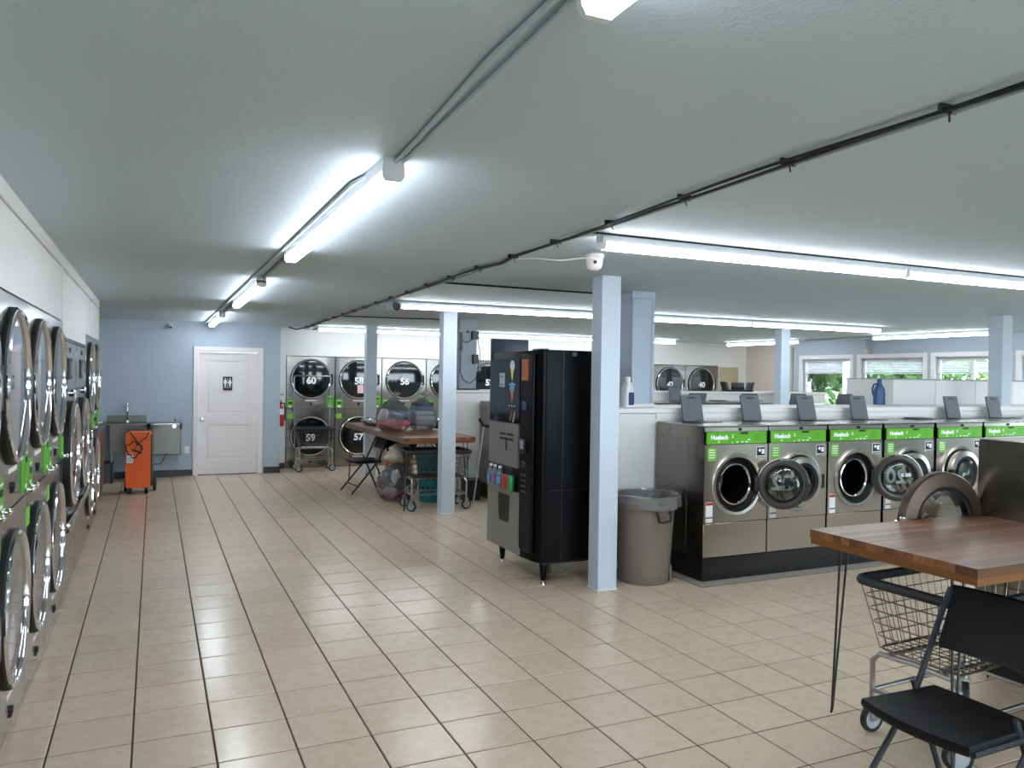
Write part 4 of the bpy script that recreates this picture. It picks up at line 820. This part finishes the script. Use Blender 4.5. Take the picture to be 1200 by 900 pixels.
# trash can and liner
t = thing('trash_can', 'tall taupe plastic trash can between the blue post and the washers', 'trash can', (3.665, 5.37, 0), R(20))
part('can_body', lambda b: b.lathe([(0, .01), (.19, .01), (.2, 0), (.205, .012), (.222, .25), (.24, .56), (.247, .6), (.268, .605), (.274, .66), (.268, .67), (.256, .66), (.235, .58), (.19, .03), (0, .03)], n=48), 'trash', t)
part('rim_band', lambda b: b.lathe([(.270, .655), (.282, .66), (.284, .70), (.274, .705), (.268, .70), (.268, .655)], n=48), 'trash', t)
for s2 in (0, 1):
    part('handle', lambda b: b.tube([(.262, -.06, .595), (.285, -.06, .57), (.285, -.05, .525), (.275, 0, .515), (.285, .05, .525), (.285, .06, .57), (.262, .06, .595)], .011, 8), 'black', t, (0, 0, 0), (0, 0, R(-110+180*s2)), key='trh')
    part('foot_notch', lambda b: b.prism([(-.03, .01), (.03, .01), (.018, .10), (-.018, .10)], 'y', -.214, -.196), 'black', t, (0, 0, 0), (R(0), 0, R(-126+180*s2)), key='trn')
part('base_pad', lambda b: [b.box(-.06, .06, -.226, -.205, .02, .13, .006) for q in (0,)], 'trash', t, (0, 0, 0), (0, 0, R(35)))
t = thing('bin_liner', 'clear plastic liner folded over the rim of the trash can', 'liner', (3.665, 5.37, 0))
def liner(b):
    n = 64; vs = []; fs = []; rnd = random.Random(5); off = [rnd.uniform(-1, 1) for _ in range(n)]
    rows = ((.2, .35, 1), (.225, .5, .6), (.25, .66, .4), (.272, .715, .5), (.29, .712, .6), (.293, .66, .8), (.29, .63, 1.2))
    for r2, z, w in rows:
        for k in range(n):
            a = 2*math.pi*k/n; d = .007*w*(off[k]+math.sin(k*1.7)); vs.append(((r2+d)*math.cos(a), (r2+d)*math.sin(a), z + (.02*math.sin(a*2+1)+.012*off[k])*(1 if z in (.63, .66) else .25)))
    for i in range(len(rows)-1):
        for k in range(n): fs.append((i*n+k, i*n+(k+1) % n, (i+1)*n+(k+1) % n, (i+1)*n+k))
    b.add(vs, fs)
part('plastic_film', liner, 'liner', t)

# jugs
def jug(label, loc, rz, m, lab, h=.27):
    t = thing('detergent_jug', label, 'jug', loc, rz)
    def body(b):
        secs = ((0, .058, .04), (.01, .062, .044), (.4, .062, .044), (.62, .056, .042), (.76, .036, .034), (.84, .022, .022), (.88, .022, .022)); n = 20; vs = []; fs = []
        for z, rx, ry in secs:
            for k in range(n): a = 2*math.pi*k/n; vs.append((rx*math.copysign(abs(math.cos(a))**.6, math.cos(a)), ry*math.copysign(abs(math.sin(a))**.6, math.sin(a)), z*h))
        for i in range(len(secs)-1):
            for k in range(n): fs.append((i*n+k, i*n+(k+1) % n, (i+1)*n+(k+1) % n, (i+1)*n+k))
        fs += [tuple(reversed(range(n))), tuple((len(secs)-1)*n+k for k in range(n))]; b.add(vs, fs)
    part('jug_body', body, m, t)
    part('handle', lambda b: b.tube([(.02, 0, .82*h), (.06, 0, .8*h), (.078, 0, .62*h), (.07, 0, .42*h), (.055, 0, .34*h)], .011, 8), m, t)
    part('cap', lambda b: b.lathe([(.026, .86*h), (.026, h), (.022, h+.004), (0, h+.004)], n=20), 'trimw' if m != 'jugblue' else 'jugblue', t)
    part('label', lambda b: b.prism(rrect(-.042, .042, .08*h, .5*h, .01), 'y', -.0465, -.043), lab, t)
    return t
jug('white detergent jug with a blue label on the ledge by the pilaster', (3.845, 5.93, ZL), R(25), mat('white_jug', (228, 230, 228), .35), 'printn')
jug('big blue detergent jug on the ledge in front of the windows', (7.55, 6.40, ZL), R(150), 'jugblue', mat('pale_label', (150, 180, 190), .5), .29)
# black upturned seat on the far ledge
t = thing('black_seat', 'black seat with two raised arms lying on the far white half wall', 'seat', (8.88, 10.35, 1.456))
part('base', lambda b: b.box(-.26, .26, -.1, .1, 0, .03, .008), 'darkp', t); part('back', lambda b: b.box(-.12, .12, -.04, .02, .03, .15, .012), 'darkp', t)
for s2 in (-1, 1): part('arm', lambda b: b.prism([(s2*.22, .02), (s2*.27, .02), (s2*.32, .16), (s2*.26, .15)], 'y', -.06, .06), 'darkp', t)

# ------------------------------------------------------------------ restroom corner
t = thing('utility_sink', 'stainless utility sink with a high faucet on the blue wall', 'sink', (-.36, YB-.004, 0))
def basin(b):
    b.box(-.26, .26, -.56, -.03, .84, .862); b.box(-.22, .22, -.53, -.51, .46, .84); b.box(-.22, .22, -.07, -.05, .46, .84); b.box(-.22, -.2, -.51, -.07, .46, .84); b.box(.2, .22, -.51, -.07, .46, .84); b.box(-.22, .22, -.53, -.05, .45, .462)
part('basin', basin, 'sinkm', t); part('splashback', lambda b: b.box(-.27, .26, -.035, -.002, .84, .965, .004), 'sinkm', t); part('rim', lambda b: (b.box(-.27, .27, -.575, -.555, .845, .875, .004), b.box(.25, .27, -.555, -.03, .862, .875, .003)), 'sinkm', t)  # steel toned down so the corner shadow sits in its colour
part('drain_board', lambda b: b.box(-.62, -.27, -.56, -.01, .84, .866, .004), 'sinkm', t)
f = part('faucet', lambda b: b.tube([(-.0, -.07, .862), (-.0, -.07, 1.12), (-.0, -.09, 1.165), (-.0, -.13, 1.18), (0, -.17, 1.165), (0, -.19, 1.12), (0, -.19, 1.04)], .016, 10), 'chrome', t); part('faucet_base', lambda b: b.lathe([(.03, .862), (.028, .89), (.018, .9)], (0, -.07, 0), 'z', 16), 'chrome', f)
for x in (-.2, .2):
    for y in (-.5, -.1): part('leg', lambda b: b.tube([(0, 0, 0), (0, 0, .46)], .018, 10), 'zinc', t, (x, y, 0), key='sinkleg')
t = thing('drinking_fountain', 'wall mounted stainless drinking fountain beside the utility sink', 'fountain', (.165, YB-.002, 0))
part('cabinet', lambda b: b.box(-.22, .225, -.3, 0, .37, .78, .01), 'sinkm', t)
part('basin', lambda b: b.prism(rrect(-.245, .24, -.45, .0, .05), 'z', .77, .86), 'sinkm', t); part('bowl', lambda b: b.lathe([(.17, .0), (.16, .006), (.13, -.0), (.0, -.02)], (-.0, -.24, .868), 'z', 28), 'chrome', t)
part('bubbler', lambda b: b.tube([(.14, -.2, .86), (.14, -.2, .905), (.12, -.22, .92)], .012, 8), 'chrome', t); part('push_button', lambda b: b.lathe([(0, 0), (.03, 0), (.03, .01), (0, .012)], (.12, -.45, .815), '-y', 16), 'chrome', t); part('front_lip', lambda b: b.box(-.2, .2, -.455, -.445, .845, .862, .002), 'chrome', t)
t = thing('dehumidifier', 'upright orange dehumidifier on wheels with a coiled black cord', 'dehumidifier', (-.183, 11.6, 0), R(-4))
part('shell', lambda b: b.prism(rrect(-.152, .152, .085, .83, .03, 4), 'y', 0, .30), 'orange', t); part('back_frame', lambda b: b.prism(rrect(-.165, .165, .07, .845, .035, 4), 'y', .30, .36), 'darkp', t); part('edge_gasket', lambda b: b.box(.152, .168, .02, .3, .1, .8, .004), 'darkp', t)
part('cord', lambda b: (b.tube([(-.05+.09*math.cos(a)*(1+.2*math.sin(3*a)), -.014-.006*math.sin(a*2), .6+.1*math.sin(a)+.02*math.sin(5*a)) for a in [q*.35 for q in range(38)]], .007, 6), b.tube([(-.1, -.01, .83), (-.02, -.015, .72), (.06, -.014, .6), (.02, -.016, .56), (-.08, -.014, .6)], .007, 6), b.tube([(.13, -.01, .84), (.1, -.014, .76), (.0, -.016, .68), (-.05, -.014, .6), (.05, -.012, .55)], .007, 6)), 'cable', t)
l = part('rating_label', lambda b: b.box(-.14, -.06, -.004, .001, .42, .55), 'printw', t); part('label_band', lambda b: b.box(-.138, -.062, -.006, -.003, .525, .545), 'printr', l); part('label_band', lambda b: [b.box(-.135, -.07, -.006, -.003, .44+.022*q, .446+.022*q) for q in range(3)], 'greyp', l)
for x, y, r2 in ((-.1, .05, .05), (.1, .05, .05), (-.175, .33, .09), (.185, .33, .09)):
    wv = part('wheel', lambda b: b.lathe([(r2*.55, -.018), (r2*.95, -.018), (r2, -.008), (r2, .008), (r2*.95, .018), (r2*.55, .018), (r2*.5, .008), (r2*.5, -.008), (r2*.55, -.018)], (0, 0, r2), 'x', 22), 'rubber', t, (x, y, 0), (0, 0, 0), key=('dhw', r2)); part('hub', lambda b: b.lathe([(0, -.014), (r2*.55, -.012), (r2*.55, .012), (0, .014)], (0, 0, r2), 'x', 16), 'greyp', wv, key=('dhh', r2))
    if r2 < .06: part('fork', lambda b: b.box(-.03, .03, -.03, .03, .07, .09), 'darkp', t, (x, y, 0), key='dhf')
run('drain_hose', 'thin grey hose from the dehumidifier to the fountain', 'hose', [(.0, 11.95, .36), (.1, 12.2, .33), (.15, 12.8, .36), (.2, 13.2, .40), (.24, 13.3, .42)], .008, 'cable')
t = thing('floor_bin', 'black bin on the floor beneath the sink drain board', 'bin', (-.68, 12.95, 0)); part('bin_body', lambda b: b.prism(rrect(-.14, .14, -.14, .14, .03), 'z', 0, .3), 'darkp', t); part('bin_rim', lambda b: b.tube([(p[0], p[1], .3) for p in rrect(-.145, .145, -.145, .145, .03)], .008, 6, True), 'darkp', t)
t = thing('side_counter', 'narrow wooden counter with a dark grey top between the dryers and the sink', 'counter', (-.86, 11.1, 0))
part('cabinet', lambda b: b.box(-.24, .23, -1.0, 1.1, .02, .86, .004), 'brownw', t); part('worktop', lambda b: b.box(-.26, .26, -1.02, 1.12, .86, .895, .004), 'greyp', t)
for y in (-.65, .05, .75): part('door_panel', lambda b: b.box(.23, .238, y-.32, y+.32, .06, .84, .003), 'brownw', t)
t = thing('power_outlet', 'white duplex outlet low on the blue wall between fountain and door', 'outlet', (.487, YB, .41)); part('cover_plate', lambda b: b.box(-.036, .036, -.007, 0, -.058, .058, .002), 'trimw', t)
for z in (-.022, .022): part('socket', lambda b: b.box(-.015, .015, -.009, -.0065, z-.014, z+.014, .002), 'white', t)
t = thing('fire_extinguisher', 'red fire extinguisher hanging on the white wall beside dryer 60', 'extinguisher', (1.975, YD-.09, .74)); part('cylinder', lambda b: b.lathe([(0, 0), (.055, 0), (.062, .02), (.062, .30), (.045, .34), (.02, .36), (.02, .38)], n=22), 'red', t); part('valve', lambda b: (b.box(-.02, .02, -.02, .02, .375, .41, .004), b.box(-.012, .012, -.1, .02, .41, .425, .003), b.box(-.012, .012, -.1, .01, .44, .452, .003)), 'darkp', t); part('hose', lambda b: b.tube([(.02, 0, .39), (.06, -.02, .4), (.075, -.02, .3), (.07, -.02, .1)], .011, 7), 'rubber', t); part('label', lambda b: b.lathe([(.063, .2), (.0635, .202), (.0635, .3), (.063, .302)], n=22), 'printw', t); part('wall_bracket', lambda b: b.box(-.02, .02, .055, .09, .15, .35), 'darkp', t)
t = thing('wall_plate', 'small grey plate on the white wall above the fire extinguisher', 'plate', (1.985, YD, 1.28)); part('plate', lambda b: b.box(-.06, .06, -.008, 0, -.015, .015, .002), 'conduit', t)

# ------------------------------------------------------------------ outside
o = struct('ground', 'mown grass outside the windows'); part('lawn', lambda b: b.box(XR+.16, 70, -30, 60, -.3, -.2), 'lawn', o); part('car_park', lambda b: b.box(-40, XR+.1, -40, YF-.2, -.3, -.2), 'asphalt', o)
def foliage(b, c, r, n, s, seed):
    rnd = random.Random(seed)
    for _ in range(n):
        d = Vector((rnd.gauss(0, 1), rnd.gauss(0, 1), rnd.gauss(0, 1))).normalized()*(rnd.uniform(.55, 1)**.6)
        p = Vector(c)+Vector((d.x*r[0], d.y*r[1], d.z*r[2])); q = Quaternion((rnd.gauss(0, 1), rnd.gauss(0, 1), rnd.gauss(0, 1), rnd.gauss(0, 1))).normalized()
        k = s*rnd.uniform(.6, 1.3)
        b.add([p+q@Vector(v) for v in ((-k, 0, 0), (0, -k*.45, k*.1), (k, 0, 0), (0, k*.45, k*.1))], [(0, 1, 2, 3)])
TREES = [(21, 22.5, 7, 0), (28, 21, 9, 1), (20, 16.6, 6.5, 0), (36, 33, 9, 1), (21, 11.3, 6.5, 0), (37, 24, 10, 1), (19.5, 6.4, 6, 0), (30, 12, 8, 1), (46, 40, 13, 0), (47, 29.5, 13, 0), (48, 18.5, 13, 0)]
TL = ['broad green tree with a pale leaning trunk seen through the first window', 'leafy tree behind the leaning one outside', 'rounded green tree outside seen through the second window', 'tall tree at the back of the lawn beyond the cream wall end', 'dark green tree outside seen through the third window', 'far tall tree at the back of the lawn', 'green tree outside by the window behind the post', 'tall tree beyond the fourth window', 'distant dark tree across the lawn behind the leaning one', 'distant dark tree across the lawn behind the second window', 'distant dark tree across the lawn behind the third window']
for k, (x, y, h, m) in enumerate(TREES):
    t = thing('tree', TL[k], 'tree', (x, y, -.2), 0, 'trees outside the windows')
    part('trunk', lambda b: (b.tube([(0, 0, 0), (.15, .3, h*.25), (.2, .7, h*.55)], [.24, .19, .08], 10), b.tube([(.14, .28, h*.22), (.3, -.5, h*.45)], [.12, .05], 8), b.tube([(.15, .4, h*.3), (-.5, 1.2, h*.5)], [.1, .04], 8)), 'bark', t)
    tag(part('foliage', lambda b: (foliage(b, (.1, .4, h*.6), (h*.33, h*.36, h*.42), 1500, .22, 60+k), foliage(b, (0, .2, h*.28), (h*.3, h*.36, h*.16), 500, .2, 90+k)), 'leaf' if m == 0 else 'leafl', t), kind='stuff')
for k, (x, y, r2) in enumerate(((15.2, 14.6, .8), (15.0, 12.6, .8), (14.8, 10.6, .8), (15.4, 8.6, .8), (17.4, 13.4, 1.0), (17.6, 10.8, 1.1))):
    t = thing('bush', 'yellow green bush growing just outside the windows', 'bush', (x, y, -.2), 0, 'bushes outside the windows')
    tag(part('foliage', lambda b: foliage(b, (0, 0, r2*.8), (r2, r2, r2*.85), 700, .12, 130+k), 'leafl', t), kind='stuff'); part('stem', lambda b: b.tube([(0, 0, 0), (.02, .02, r2*.8)], [.04, .02], 6), 'bark', t)
t = thing('porch_column', 'white square porch column outside the first window', 'column', (13.6, 12.35, -.2)); part('shaft', lambda b: b.box(-.07, .07, -.07, .07, 0, 2.8, .006), 'trimw', t); part('base', lambda b: b.box(-.1, .1, -.1, .1, 0, .15, .006), 'trimw', t)
